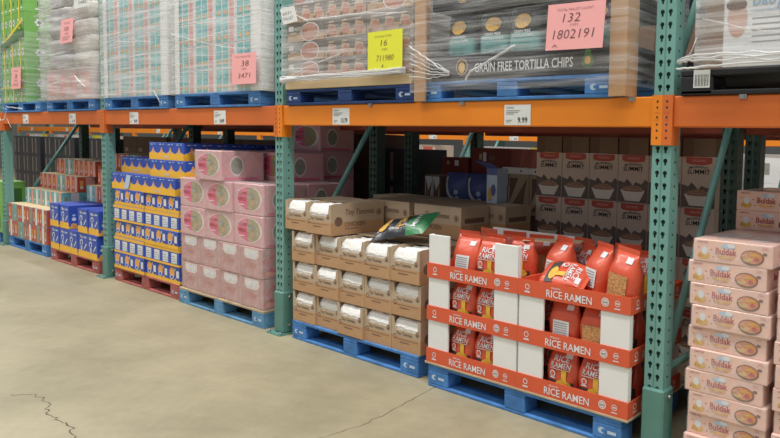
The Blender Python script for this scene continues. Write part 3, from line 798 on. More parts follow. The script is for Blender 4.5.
sn.place((-6.05,.005,PH+.2335),'blue snack box on the upper layer beside the green upright',gs)

# ---------------------------------------------------------------- striped cartons
def striped(w,d,h,pat,nm='striped_carton'):
    b=MB(); b.cbox(0,w,0,d,0,h,'grey',.003)
    for fr,L in ((front(0,0,0),w),(right(w,0,0),d)):
        n=len(pat)
        for k,m in enumerate(pat):
            x=L*k/n; b.quad(fr,x+.003,.004,x+L/n-.003,h-.004,m)
            if m in ('brick','teal'): b.quad(fr,x+L/n*.3,h*.2,x+L/n*.7,h*.75,'grey' if m=='teal' else 'pasta',.0014); b.ell(fr,x+L/n*.5,h*.3,L/n*.18,h*.1,'offwhite',.002,8)
    b.quad(top(0,0,h),.004,.004,w-.004,d-.004,'cream')
    return Proto(nm,b.mesh('carton'),cat='carton')
S1=striped(.195,.32,.185,['brick','offwhite','brick']); S2=striped(.195,.32,.185,['teal','grey','brick']); S3=striped(.195,.32,.185,['brick','grey']); S4=striped(.28,.32,.20,['brick','rose','brick','rose']); S5=striped(.28,.32,.2,['teal','offwhite','teal','brick'])
g6='striped red and teal cartons'
for r_ in range(2):
    for c in range(6):
        (S1,S3,S2,S1,S3,S1)[(c+r_)%6].place((-8.41+.203*c,.01+R.uniform(-.004,.004),PH+.186*r_),'striped carton at the front, %s layer, %s from the left'%(('lower','upper')[r_],NTH[c]),g6)
S4=striped(.28,.32,.17,['brick','rose','brick','rose']); S5=striped(.28,.32,.17,['teal','offwhite','teal','rose'])
g7='striped cartons stacked in steps behind'
for r_ in range(2):
    for c in range(4): S3.place((-8.40+.283*c,.335,PH+.186*r_),'shaded striped carton behind the front ones, %s layer, %s from the left'%(ORD[r_],NTH[c]),g7)
    for c in range(4): S3.place((-8.40+.283*c,.66,PH+.186*r_),'shaded striped carton deep on the pallet, %s layer, %s from the left'%(ORD[r_],NTH[c]),g7)
for k,(y,x0,n) in enumerate(((.16,-8.39,4),(.30,-8.39,4),(.42,-8.25,4))):
    for c in range(n):
        (S5 if k==0 and c!=0 else S4 if (c+k)%3 else S5).place((x0+.283*c-(.03 if k==2 and c==n-1 else 0)*0,y,PH+.3725+.171*k),'striped carton on the %s step, %s from the left'%(('lowest','middle','top')[k],NTH[c]),g7)
for k,(y,n) in enumerate(((.32,4),(.42,4),(.50,4))):
    for c in range(n): (S4 if (c+k)%4 else S5).place((-7.05+.30*c,y,PH+.4665+.171*k-(.0)),'shaded brick red carton behind the upper blue boxes, %s step, %s from the left'%(('lowest','middle','top')[k],NTH[c]),g7) if k<2 or c<4 else None
# green cartons at the left edge
b=MB(); b.cbox(0,.38,0,.22,0,.3,'lime',.004); fr=right(.38,0,0); b.quad(fr,.05,.06,.18,.22,'limedark'); fr=front(0,0,0); b.quad(fr,.05,.05,.3,.2,'limedark'); b.ell(fr,.19,.18,.05,.05,'offwhite',.0014)
gc=Proto('green_carton',b.mesh('carton'),cat='carton')
gc.place((-8.965,.0,PH),'green carton at the left edge standing on the cut-off blue pallet','green cartons on the floor pallet'); gc.place((-8.965,.0,PH+.301),'green carton at the left edge, upper of two','green cartons on the floor pallet')

# ---------------------------------------------------------------- pink noodle cases
def noodle_case(w=.33,d=.42,h=.0897):
    b=MB(); b.cbox(0,w,0,d,0,h,'buldak',.003); fr=front(0,0,0)
    b.text(fr,'SAMYANG',.018,h-.014,.007,'buldakred',w=.045)
    b.ell(fr,.048,.026,.026,.015,'gold',.0008,14); b.ell(fr,.050,.045,.014,.016,'offwhite',.0012,12)
    for k,(x,y) in enumerate(((.02,.055),(.075,.05),(.022,.018),(.085,.022))): b.quad(fr,x,y,x+.008,y+.003,'buldakred')
    b.ell(fr,.150,.070,.030,.010,'sky',.0008,14); b.ell(fr,.162,.074,.018,.009,'offwhite',.0012,12)
    b.text(fr,'Buldak',.098,.036,.026,'buldakred',w=.088,h=.002)
    b.quad(fr,.105,.022,.178,.030,'gold'); b.quad(fr,.115,.016,.170,.019,'rose')
    b.ell(fr,.250,.036,.048,.030,'pan',.0008,22); b.ell(fr,.250,.038,.042,.024,'noodleorange',.0014,20); b.ell(fr,.232,.028,.018,.010,'gold',.002,10); b.ell(fr,.268,.03,.012,.008,'buldakred',.002,8)
    b.ell(fr,.300,.055,.010,.006,'pan',.0014,8); b.ell(fr,.26,.048,.02,.006,'gold',.002,10)
    b.quad(fr,w-.04,h-.018,w-.02,h-.008,'rose')
    fr=right(w,0,0); b.text(fr,'Buldak',.08,.035,.028,'buldakred',w=.1); b.ell(fr,.28,.045,.06,.032,'pan',.0008,18); b.ell(fr,.28,.047,.05,.024,'noodleorange',.0014,18)
    fr=top(0,0,h); b.ell(fr,.1,.2,.07,.12,'film',.0008,14); b.ell(fr,.24,.2,.06,.13,'film',.0008,14)
    body=b.mesh('case'); b=MB(); film_box(b,w,d,h,.0025); b.quad(top(0,0,h),0,0,w,d,'cellophane',.002)
    return Proto('noodle_case',body,[('shrink_wrap',b.mesh('shrink_wrap'),-1)],'case')
nc=noodle_case(); gn='pink noodle cases'
top9=9
for r_ in range(10):
    jx=(0,.006,.012,-.006,.01,-.004,.012,.0,-.012,.008)[r_]; jy=R.uniform(-.012,.012)
    nc.place((.193+jx,.01+jy,.0405+.0902*r_),'pink noodle case in the nearest column, %s'%(['lowest, on the pallet']+[ORD[k]+' from the bottom' for k in range(1,9)]+['topmost'])[r_],gn,rz=R.uniform(-.015,.015))
for r_ in range(9):
    nc.place((.552+R.uniform(0,.01),.02+R.uniform(-.01,.01),.0405+.0902*r_),'pink noodle case in the column cut by the right photo edge, %s layer'%ORD[r_],gn,rz=R.uniform(-.01,.01))
for c in range(2):
    for r_ in range(12): nc.place((.20+.345*c,.46,.0405+.0902*r_),'shaded pink noodle case in the rear stack, %s column, %s layer'%(('left','right')[c],ORD[r_]),gn,parts=False)

# ---------------------------------------------------------------- back row goods
def cereal_box(w=.214,d=.1,h=.295):
    b=MB(); b.cbox(0,w,0,d,0,h,'cereal',.002); fr=front(0,0,0)
    b.quad(fr,w*.12,h*.90,w*.88,h,'cerealred'); b.ell(fr,w*.5,h*.90,w*.38,h*.05,'cerealred',.0008,16,math.pi,2*math.pi); b.text(fr,'ORGANIC',w*.5,h*.91,.014,'rose',w=.09,center=True)
    b.text(fr,'MORNING',w*.5,h*.765,.013,'ink',w=.12,center=True,arch=.008); b.text(fr,'SUMMIT',w*.5,h*.665,.026,'ink',w=.14,center=True,arch=.004)
    pts=[(0.002,h*.02),(w-.002,h*.02)]+[(w-.002-(w-.004)*k/10,h*(.44+.05*math.sin(k*2.1)+.03*math.sin(k*.9+1))) for k in range(11)]
    b.poly(fr,pts,'mount',.0008)
    b.ell(fr,w*.5,h*.28,w*.36,h*.10,'lumps',.0022,18); b.poly(fr,[(w*.10,h*.27),(w*.90,h*.27),(w*.74,h*.055),(w*.26,h*.055)],'bowl',.003)
    b.ell(fr,w*.5,h*.27,w*.40,h*.035,'bowl',.0036,18); b.ell(fr,w*.5,h*.275,w*.36,h*.028,'lumps',.0042,18)
    return Proto('cereal_box',b.mesh('box'),cat='box')
ce=cereal_box(); gb='cereal boxes in the back row'
zc=.098
for r_ in range(4):
    for c in range(6):
        ce.place((-1.437+.2165*c,1.0,PH+.0-.02+.296*r_-.02+.0),'cereal box with bowl picture, %s row from the floor, %s from the left'%(ORD[r_],NTH[c]),gb)
sm=None
b=MB(); b.cbox(0,.205,0,.1,0,.105,'kraftdark',.002); b.quad(front(0,0,0),.0,.0,.07,.105,'brown'); smc=Proto('low_carton',b.mesh('carton'),cat='carton')
for c in range(6): smc.place((-1.435+.2165*c,1.0,PH-.04+.296*4),'low brown carton on top of the cereal boxes, %s from the left'%NTH[c],'low cartons on the cereal boxes')
# supporting pallets for the back row
pb2=pallet('blue',mk=False,hh=.09)
for x,t in ((-1.44,'cereal boxes'),(-2.715,'blue bags'),(-4.32,'dusky pink cases'),(-5.56,'right brown cartons'),(-7.10,'middle brown cartons'),(-8.43,'left brown cartons')):
    pb2.place((x,1.0 if x>-2 else 1.15,0),'blue pallet on the floor in the back row under the %s'%t,'back row pallets')
def plain(nm,w,d,h,m,deco=None,cat='carton'):
    b=MB(); b.cbox(0,w,0,d,0,h,m,.003)
    if deco: deco(b,front(0,0,0),right(w,0,0),w,d,h)
    return Proto(nm,b.mesh('carton'),cat=cat)
def stack(p,x,y,z,h,n,lab,grp,from_=0):
    for k in range(n): p.place((x,y,z+k*(h+.001)),'%s, %s layer'%(lab,ORD[k]),grp)
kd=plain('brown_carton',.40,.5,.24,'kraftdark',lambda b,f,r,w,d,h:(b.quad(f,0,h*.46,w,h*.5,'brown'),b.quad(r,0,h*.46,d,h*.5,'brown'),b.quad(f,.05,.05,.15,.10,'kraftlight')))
g8='brown cartons in the back row'
# supports on the middle pallet, then the colourful goods on top
for c in range(3): stack(kd,-2.715+.405*c,1.16,.09,.24,3,'shaded brown carton under the blue bags, %s column'%NTH[c],g8)
def kd2(b,f,r,w,d,h):
    b.quad(f,.01,.01,w*.48,h-.01,'offwhite'); b.quad(f,w*.52,.01,w-.01,h-.01,'offwhite')
    for x in (w*.25,w*.75): b.poly(f,[(x-.03,h*.1),(x+.02,h*.1),(x+.04,h*.8),(x,h*.5),(x-.03,h*.9)],'brown',.0014)
k2=plain('patterned_carton',.18,.15,.24,'kraftdark',kd2)
k2.place((-2.72,1.16,.09+.723),'small carton with white panels left of the blue bags','small goods in the back row')
def blue_bag():
    b=MB(); n,mm=10,8; w,h=.235,.27
    for face in (-1,1):
        vs=[];fs=[]
        for i in range(n):
            for j in range(mm):
                u=i/(n-1);v=j/(mm-1); e=(math.sin(math.pi*u)**.5)*(math.sin(math.pi*v)**.5); vs.append((w*u,face*.06*e,h*v))
        for i in range(n-1):
            for j in range(mm-1):
                q=(i*mm+j,(i+1)*mm+j,(i+1)*mm+j+1,i*mm+j+1); fs.append(q if face<0 else q[::-1])
        b.add(vs,fs,'bluebag',True)
    fr=front(0,-.0,0)
    def S(x,y): u=x/w;v=y/h; e=(max(0,math.sin(math.pi*u))**.5)*(max(0,math.sin(math.pi*v))**.5); return (x,-.06*e-.003,y)
    arc=[(.03+.09*(1-math.cos(t*.3)),.23-.17*math.sin(t*.3)) for t in range(6)]
    vs=[S(x,y) for x,y in arc]+[S(x+.028,y+.012) for x,y in arc]; b.add(vs,[(i,i+1,7+i,6+i) for i in range(5)],'offwhite')
    for cx,cy in ((.16,.12),(.165,.07)): b.add([S(cx+.02*math.cos(a*.785),cy+.02*math.sin(a*.785)) for a in range(8)],[tuple(range(8))],'sky')
    return Proto('snack_bag',b.mesh('bag'),cat='bag')
bb=blue_bag()
for k,x in enumerate((-2.53,-2.29,-2.06)): bb.place((x,1.22,.09+.723),'blue bag with white swoosh on the back row cartons, %s from the left'%NTH[k],'blue bags in the back row')
tri=plain('patterned_carton',.20,.3,.29,'kraftlight',lambda b,f,r,w,d,h:(b.poly(f,[(w*.1,h*.1),(w*.9,h*.9),(w*.7,h*.1)],'kraftdark'),b.poly(f,[(w*.1,h*.3),(w*.1,h*.9),(w*.5,h*.9)],'brown')))
for k in range(2): tri.place((-1.815+.205*k,1.14,.813),'patterned tan carton left of the cereal boxes, %s of two'%('left','right')[k],'small goods in the back row')
b=MB(); b.cbox(0,.36,0,.07,0,.045,'white',.003)
for k in range(3): b.ell(front(0,0,0),.05+.13*k,.022,.008,.008,'ink',.001,8)
b.cbox(0,.035,.001,.028,-.09,-.0005,'white',.003)
o=link('cream_bar',b.mesh('bar'),None,(-1.84,1.105,1.104)); tag(o,'cream punched bar at the left of the cereal boxes in the back row','bar')
rb=plain('red_carton',.42,.4,.234,'redbox',lambda b,f,r,w,d,h:(b.quad(f,w*.2,h*.6,w*.27,h*.8,'kraftlight'),b.quad(f,w*.3,h*.55,w*.38,h*.85,'offwhite'),b.quad(f,w*.45,h*.6,w*.6,h*.75,'kraftdark')))
rlow=plain('red_carton',.30,.4,.15,'redbox',lambda b,f,r,w,d,h:(b.quad(f,w*.2,h*.6,w*.3,h*.8,'kraftlight'),b.quad(f,w*.5,h*.55,w*.65,h*.85,'offwhite')))
for x in (-2.74,-2.30): stack(rb,x,1.36,.813,.234,1,'dark red carton behind the blue bags, %s one'%('left' if x<-2.5 else 'right'),'dark red cartons in the back row')
rlow.place((-2.74,1.36,1.048),'short dark red carton behind the panelled carton','dark red cartons in the back row')
rb.place((-2.40,1.36,1.048),'dark red carton above the blue bags','dark red cartons in the back row'); 
# blue-white carton standing by itself on the shaded brown cartons
b=MB(); b.cbox(0,.085,0,.12,0,.235,'sky',.002); fr=front(0,0,0); b.ell(fr,.03,.06,.02,.05,'gold',.001,12); b.ell(fr,.055,.09,.02,.04,'bluebag',.0014,12); b.quad(fr,.0,.19,.085,.235,'bluebag',.001)
body=b.mesh('carton'); b=MB(); b.add([(0,0,0),(.1,0,0),(.09,-.09,.035),(-.03,-.09,.045),(0,.002,.003),(.1,.002,.003),(.09,-.088,.038),(-.03,-.088,.048)],[(3,2,1,0),(4,5,6,7),(0,1,5,4),(1,2,6,5),(2,3,7,6),(3,0,4,7)],'bluebag')
Proto('drink_carton',body,[('lid_flap',b.mesh('lid_flap'),-1,(0,0,.235))],'carton').place((-1.70,.80,zt+.198),'small pale blue carton with raised lid standing on the shaded brown cartons',rz=.15)
# tall pink wrapped box and dark cartons behind the pink cases
tp=plain('pink_case',.42,.45,.32,'pinkdull',lambda b,f,r,w,d,h:(b.ring(f,w*.5,h*.5,.07,.085,'grey',n=18),b.ell(f,w*.5,h*.5,.06,.06,'rose',.0012,16),b.quad(f,w*.55,h*.15,w*.9,h*.22,'pinkhot')),cat='case')
g9='dusky pink cases in the back row'
stack(tp,-4.32,1.16,.09,.32,4,'dusky pink case in the back row beside the dark cartons',g9)
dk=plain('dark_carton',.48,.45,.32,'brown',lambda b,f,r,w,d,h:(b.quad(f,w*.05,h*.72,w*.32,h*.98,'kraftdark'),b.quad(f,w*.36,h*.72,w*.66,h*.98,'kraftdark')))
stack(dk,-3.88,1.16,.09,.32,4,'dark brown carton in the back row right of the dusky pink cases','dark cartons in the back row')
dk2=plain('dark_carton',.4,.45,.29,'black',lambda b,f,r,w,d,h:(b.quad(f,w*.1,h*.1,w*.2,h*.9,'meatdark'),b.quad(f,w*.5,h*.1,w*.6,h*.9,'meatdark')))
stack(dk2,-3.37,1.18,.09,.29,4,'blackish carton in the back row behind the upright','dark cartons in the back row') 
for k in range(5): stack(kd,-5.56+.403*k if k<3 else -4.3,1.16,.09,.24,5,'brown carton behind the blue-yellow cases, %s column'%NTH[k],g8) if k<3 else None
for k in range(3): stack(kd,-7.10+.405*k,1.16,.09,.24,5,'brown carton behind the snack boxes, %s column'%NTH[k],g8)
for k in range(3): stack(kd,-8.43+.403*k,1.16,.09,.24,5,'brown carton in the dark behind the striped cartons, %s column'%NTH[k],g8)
for j,x in enumerate((-11.30,-9.92,-12.70)):
    pb2.place((x,1.15,0),'pallet beyond the far left upright, %s'%('middle','nearest','furthest')[j],'back row pallets')
    for k in range(3): stack(dk2,x+.01+.403*k,1.16,.09,.29,4,'black carton beyond the far left upright, %s pallet, %s column'%(('middle','nearest','furthest')[j],NTH[k]),'black cartons in the back row')
# goods across the next aisle
c1=plain('cereal_carton',.30,.4,.325,'cereal',lambda b,f,r,w,d,h:(b.quad(f,w*.1,h*.6,w*.85,h*.9,'cerealred'),b.quad(f,w*.1,h*.42,w*.45,h*.48,'ink')))
c2=plain('white_carton',.40,.4,.325,'offwhite',lambda b,f,r,w,d,h:(b.quad(f,w*.2,h*.3,w*.7,h*.7,'grey')))
c3=plain('yellow_carton',.40,.4,.325,'strap',lambda b,f,r,w,d,h:(b.quad(f,w*.2,h*.3,w*.7,h*.7,'limedark')))
q=0
for x in [-25.2+.45*k for k in range(59)]:
    i=round(x/BAY)
    if abs(x+.2-i*BAY)<.42: continue
    p=(c1,c2,c2,c3,c1,c2)[q%6]; q+=1
    for r_ in range(4): p.place((x,4.62,.326*r_),'distant carton across the next aisle','cartons across the next aisle')

# ================================================================ upper level
ZU=ZT+.0005
U=lambda p,x,l: p.place((x,-.01,ZU),l,'pallets on the upper beams')
U(pbu,-8.42,'blue pallet on the beam under the green cases'); U(pbu,-7.02,'pale wrapped blue pallet on the beam under the white sacks'); U(pbu,-5.58,'blue pallet on the beam under the left teal cases')
U(pbu,-4.235,'blue pallet on the beam under the right teal cases'); U(pn,-2.70,'navy pallet on the beam under the brown meal cases'); U(pbu,-1.42,'blue pallet on the beam under the tortilla chip trays')
pu=ZU+.1055
def wrap(name,x0,x1,y0,y1,z0,z1,m,label,amp=.008,strands=(),seed=1,sides='flr'):
    rr=random.Random(seed); b=MB()
    def sheet(fr,L):
        nx=max(6,int(L/.05)); nz=max(8,int((z1-z0)/.03)); vs=[];fs=[]
        ph=[rr.uniform(0,6) for _ in range(6)]
        for i in range(nx+1):
            for j in range(nz+1):
                x=L*i/nx; z=(z1-z0)*j/nz; w=min(1,min(i,nx-i)/2)
                dd=amp*w*(.5+.5*math.sin(z*38+x*3*math.sin(ph[0])+ph[1])*math.sin(z*17+ph[2]+x*2.3))+amp*.4*w*rr.uniform(0,1)
                vs.append(fr(x,z,dd))
        for i in range(nx):
            for j in range(nz): a=i*(nz+1)+j; fs.append((a,a+nz+1,a+nz+2,a+1))
        b.add(vs,fs,m,True)
    if 'f' in sides: sheet(front(x0,y0,z0),x1-x0)
    if 'r' in sides: sheet(right(x1,y0,z0),y1-y0)
    if 'l' in sides: sheet(F((x0,y1,z0),(0,-1,0),(0,0,1)),y1-y0)
    for pts,r in strands: b.tube(pts,[q*.62 for q in r] if isinstance(r,list) else r*.62,'strand',6)
    o=link('stretch_wrap',b.mesh('stretch_wrap'),None); tag(o,label,'plastic wrap','stretch wrap round the upper pallets'); return o
def curve(pts,n=6,j=.004,seed=0):
    rr=random.Random(seed); out=[]
    for i in range(len(pts)-1):
        a,c=Vector(pts[i]),Vector(pts[i+1])
        for k in range(n): out.append(a.lerp(c,k/n)+Vector((rr.uniform(-j,j),0,rr.uniform(-j,j))))
    out.append(Vector(pts[-1])); return out
def sheet_sign(x0,z0,w,h,m,lines,label,y=-.05,skew=0.,rot=0.):
    b=MB(); t=.001
    pts=[(0,0),(w,rot*w),(w+skew,h+rot*w),(skew,h)]
    b.add([(x,0,z) for x,z in pts]+[(x,t,z) for x,z in pts],[(0,1,2,3),(7,6,5,4),(0,4,5,1),(1,5,6,2),(2,6,7,3),(3,7,4,0)],m)
    fr=F((0,0,0),(1,0,rot),(skew/h,0,1))
    for s,fx,fy,ht,ww,mm in lines: b.text(fr,s,w*fx,h*fy,h*ht,'pen',w=w*ww,h=.0012,bold=-.012,slant=.2 if s[0].isdigit() else 0)
    o=link('pallet_sign',b.mesh('sign'),None,(x0,y,z0)); tag(o,label,'sign','paper sheets on the wrapped pallets'); return o

# green cases
b=MB(); w,d,h=.255,.45,.32; b.cbox(0,w,0,d,0,h,'lime',.003)
for fr,L in ((front(0,0,0),w),(right(w,0,0),d)):
    for k in range(2):
        x=L*(.28+.45*k)
        for a in range(6): b.ell(fr,x+.028*math.cos(a*1.047),h*.68+.028*math.sin(a*1.047),.014,.014,'offwhite',.0012,8)
        b.ell(fr,x,h*.68,.014,.014,'limedark',.0018,8); b.ell(fr,x,h*.3,.016,.030,'limedark',.0012,10); b.quad(fr,x-.03,h*.1,x+.03,h*.15,'offwhite',.0012)
gr=Proto('green_case',b.mesh('case'),cat='case')
for r_ in range(4):
    for c in range(3): gr.place((-8.42+.258*c,-.0,pu+.321*r_),'bright green case on the upper level at far left, %s layer, %s from the left'%(ORD[r_],NTH[c]),'green cases on the upper level')
b=MB()
for x in (-8.32,-8.05,-7.80): b.box(x,x+.02,-.006,-.002,pu,pu+1.28,'strap')
for z_ in (pu+.16,): b.box(-8.42,-7.65,-.010,-.007,z_,z_+.012,'strap')
b.add([(-8.42,-.011,pu+.60),(-7.66,-.011,pu+.86),(-7.66,-.011,pu+.89),(-8.42,-.011,pu+.63)],[(0,1,2,3)],'strap')
b.add([(-8.4,-.014,pu+.58),(-7.66,-.014,pu+.70),(-7.66,-.014,pu+.80),(-8.4,-.014,pu+.64)],[(0,1,2,3)],'limedark')
o=link('packing_strap',b.mesh('packing_strap'),None); tag(o,'yellow and green packing straps round the bright green cases','strap')
wrap('w',-8.435,-7.635,-.03,.46,pu+.003,pu+.75,'wrapthin','clear stretch wrap round the bright green cases at far left',strands=[(curve([(-8.3,-.05,ZU+.14),(-8.42,-.06,ZU+.0),(-8.30,-.06,ZU-.09),(-8.15,-.06,ZU-.08),(-8.08,-.06,ZU+.06),(-7.6,-.05,ZU+.03)],5,.004),.010),([(-8.12,-.05,ZU-.06),(-8.05,-.05,ZU-.12),(-7.98,-.05,ZU-.17)],.004)],seed=3,sides='fr')
sheet_sign(-7.945,1.765,.29,.225,'pinkpaper',[('TOTAL',.25,.8,.08,.5,'ink'),('28',.35,.5,.2,.3,'ink'),('ITEM',.35,.35,.08,.3,'ink'),('1412',.2,.12,.16,.55,'ink')],'pink paper sheet on the bright green cases at far left',y=-.045,skew=.02)

# white sacks
def sack(w=.60,d=.42,h=.15,m='sack'):
    b=MB(); n,mm=16,12; 
    def ring(t):
        return t
    vs=[];fs=[]; seg=24; rows=9; rr=random.Random(int(w*100))
    for i in range(rows):
        v=i/(rows-1); e=max(.0,math.sin(math.pi*v))**.35 if 0<v<1 else 0; sc=.86+.14*e if 0<v<1 else .80
        for k in range(seg):
            th=2*math.pi*k/seg; ct,st=math.cos(th),math.sin(th)
            vs.append((w/2+w/2*sc*math.copysign(abs(ct)**.45,ct),d/2+d/2*sc*math.copysign(abs(st)**.45,st)+rr.uniform(-.003,.003),h*v))
    for i in range(rows-1):
        for k in range(seg): fs.append((i*seg+k,i*seg+(k+1)%seg,(i+1)*seg+(k+1)%seg,(i+1)*seg+k))
    fs.append(tuple(range(seg))[::-1]); fs.append(tuple((rows-1)*seg+k for k in range(seg)))
    b.add(vs,fs,m,True)
    return Proto('rice_sack',b.mesh('sack'),cat='sack')
sk=sack(); sg=sack(.601,.42,.15,'sackgrey')
b=MB(); b.cbox(0,1.2,0,.9,0,.30,'pinkgrey',.006); fr=front(0,0,0)
for k in range(4): b.quad(fr,.05+.28*k,.05,.25+.28*k,.25,'rose')
o=link('pink_case',b.mesh('case'),None,(-6.99,-.01,pu+.0)); tag(o,'wide pink case at the bottom of the white sack pallet','case')
for r_ in range(5):
    for c in range(2): (sk if c else sg).place((-6.99+.60*c,-.01+R.uniform(-.01,.01),pu+.301+.151*r_),'plump white sack on the upper level, %s layer, %s'%(ORD[r_],('left','right')[c]),'white sacks on the upper level')
wrap('w',-7.02,-5.75,-.055,.5,pu+.003,pu+1.1,'wrapheavy','milky stretch wrap round the white sacks',amp=.03,strands=[(curve([(-7.0,-.09,pu+.82),(-6.6,-.09,pu+.86),(-6.2,-.09,pu+.92),(-5.8,-.09,pu+.9)],4,.006,1),.012),(curve([(-6.98,-.08,ZU+.24),(-6.5,-.09,ZU+.26),(-6.0,-.09,ZU+.31),(-5.78,-.08,ZU+.2)],4,.006,2),.008)],seed=4)
sheet_sign(-6.31,2.135,.30,.215,'pinkpaper',[('TOTAL',.25,.8,.08,.5,'ink'),('100',.3,.5,.2,.35,'ink'),('ITEM',.35,.35,.08,.3,'ink'),('5527',.2,.12,.16,.55,'ink')],'pink paper sheet on the wrapped white sacks',y=-.10,skew=.05)
sheet_sign(-5.945,2.42,.36,.12,'paper',[('PALLET',.1,.6,.18,.6,'greyink'),('0482',.3,.25,.25,.5,'greyink')],'white paper label at the top of the wrapped white sacks',y=-.10,skew=.01)

# teal cases
def tealcase(w=.29,d=.4,h=.172):
    b=MB(); b.cbox(0,w,0,d,0,h,'offwhite',.003); fr=front(0,0,0)
    for k,m in enumerate(('teal','teal','rose')):
        x0=w*(.05+.32*k); b.quad(fr,x0,.008,x0+w*(.26 if m=='teal' else .2),h-.008,m)
        if m=='teal': b.ell(fr,x0+w*.15,h*.25,.02,.02,'pasta',.0014,10); b.quad(fr,x0+.01,h*.6,x0+.04,h*.68,'sky',.0014)
        else: b.quad(fr,x0+.01,h*.3,x0+.03,h*.8,'rose',.0014)
    fr=right(w,0,0); b.quad(fr,.02,.01,.15,h-.01,'teal'); b.quad(fr,.2,.01,.33,h-.01,'rose')
    return Proto('teal_case',b.mesh('case'),cat='case')
tc_=tealcase()
cbm=MB(); cbm.box(0,.07,0,.006,0,.95,'white'); cbm.box(0,.006,0,.07,0,.95,'white'); cbL=cbm.mesh('corner_board')
for P_,x0,side in ((0,-5.57,'left'),(1,-4.225,'right')):
    for r_ in range(5):
        for c in range(4): tc_.place((x0+.012+.293*c,-.0,pu+.173*r_),'teal and pink case in the %s teal pallet, %s layer, %s from the left'%(side,ORD[r_],NTH[c]),'teal and pink cases on the upper level')
    o=link('corner_post',cbL,None,(x0,-.012,pu)); tag(o,'white edge board at the left of the %s teal pallet'%side,'edge board','white edge boards')
    b=MB(); b.box(0,.12,0,.008,0,.95,'white'); b.box(.112,.12,.008,.09,0,.95,'white')
    o=link('corner_post',b.mesh('corner_board'),None,(x0+1.115,-.014,pu)); tag(o,'wide white edge board at the right of the %s teal pallet'%side,'edge board','white edge boards')
wrap('w',-5.59,-4.33,-.03,.45,pu+.003,pu+.88,'wrapheavy','stretch wrap round the left teal and pink pallet',strands=[(curve([(-5.5,-.05,2.02),(-5.2,-.05,2.09),(-4.5,-.05,2.04)],5,.004,3),.006),(curve([(-5.5,-.05,2.42),(-4.9,-.05,2.42),(-4.5,-.05,2.36)],5,.004,6),.005),(curve([(-5.55,-.05,ZU+.13),(-4.5,-.05,ZU+.14),(-4.4,-.05,ZU+.05)],5,.004,3),.005)],seed=6)
wrap('w',-4.24,-2.985,-.03,.45,pu+.003,pu+.88,'wrap','stretch wrap round the right teal and pink pallet',strands=[(curve([(-4.2,-.05,2.08),(-3.8,-.05,2.00),(-3.4,-.05,1.93),(-3.1,-.05,1.90)],5,.003,3),.004),(curve([(-4.2,-.05,2.0),(-3.7,-.05,2.02),(-3.1,-.05,2.05)],5,.003,4),.004)],seed=7)
sheet_sign(-3.295,1.665,.305,.207,'pinkpaper',[('TOTAL PALLET COUNT',.15,.86,.05,.65,'ink'),('38',.4,.58,.18,.3,'ink'),('ITEM',.42,.46,.06,.18,'ink'),('3471',.25,.2,.16,.5,'ink')],'pink paper sheet on the right teal pallet',y=-.05)

# meal cases
def mealcase(big,w=.40,d=.4,h=.118):
    b=MB(); b.cbox(0,w,0,d,0,h,'meatdark',.003); fr=front(0,0,0)
    b.quad(fr,.004,.006,w-.004,h*.42,'kraft')
    if big:
        b.quad(fr,.015,h*.62,.07,h*.88,'offwhite'); b.text(fr,'MEATLOAF',.08,h*.62,.022,'paper',w=.10); b.quad(fr,.03,h*.44,.1,h*.56,'kraftlight',.0012); b.quad(fr,.015,h*.1,.08,h*.3,'kraftlight',.0014)
        b.ell(fr,.245,h*.5,.10,h*.49,'offwhite',.0016,20); b.ell(fr,.245,h*.5,.09,h*.44,'meat',.002,20)
    else:
        for k in range(3):
            x=.07+.13*k; b.poly(fr,[(x-.05,.008),(x+.055,.008),(x+.04,h*.66),(x-.03,h*.78)],'kraftlight',.0012); b.ell(fr,x+.008,h*.36,.036,h*.28,'meat',.0018,14); b.quad(fr,x-.05,.012,x-.02,h*.3,'brown',.002); b.quad(fr,x-.03,h*.8,x+.02,h*.88,'kraftlight',.0012)
    return Proto('meal_case',b.mesh('case'),cat='case')
m1,m2=mealcase(True),mealcase(False)
pn_z=ZU+.1005
b=MB(); b.cbox(0,1.21,0,.9,0,.055,'cream',.003); o=link('cardboard_tray',b.mesh('tray'),None,(-2.705,-.015,pn_z)); tag(o,'cream cardboard tray under the brown meal cases','tray')
for r_ in range(4):
    for c in range(3): (m1 if (c==0 and r_ in (0,1,2)) or (c==2 and r_==3) else m2).place((-2.70+.402*c,-.0,pn_z+.056+.119*r_),'meal case with food pictures on the upper level, %s layer, %s from the left'%(ORD[r_],NTH[c]),'meal cases on the upper level')
wrap('w',-2.72,-1.49,-.03,.42,pn_z+.045,pn_z+.53,'wrap','stretch wrap round the brown meal cases',strands=[(curve([(-2.70,-.05,pn_z+.05+.006*k),(-2.45,-.055,pn_z+.045+.006*k),(-1.9,-.055,pn_z+.05+.006*k),(-1.5,-.05,pn_z+.055+.006*k)],5,.004,30+k),.011) for k in range(5)]+[(curve([(-2.69,-.05,pn_z+.05),(-2.5,-.055,pn_z+.06),(-2.2,-.055,pn_z+.065),(-1.8,-.055,pn_z+.08),(-1.5,-.05,pn_z+.08)],5,.006,2),[.03]*4+[.02]*1+[.011]*5+[.007]*6+[.005]*5),(curve([(-2.68,-.05,pn_z+.05),(-2.4,-.05,pn_z+.13),(-2.0,-.05,pn_z+.2)],5,.003,5),.004),(curve([(-2.62,-.05,2.10),(-2.4,-.05,2.03),(-1.9,-.05,2.02),(-1.5,-.05,1.99)],5,.003,8),.005),(curve([(-2.66,-.05,2.12),(-2.5,-.05,2.06),(-2.4,-.05,2.02)],5,.003,9),.007)],seed=8)
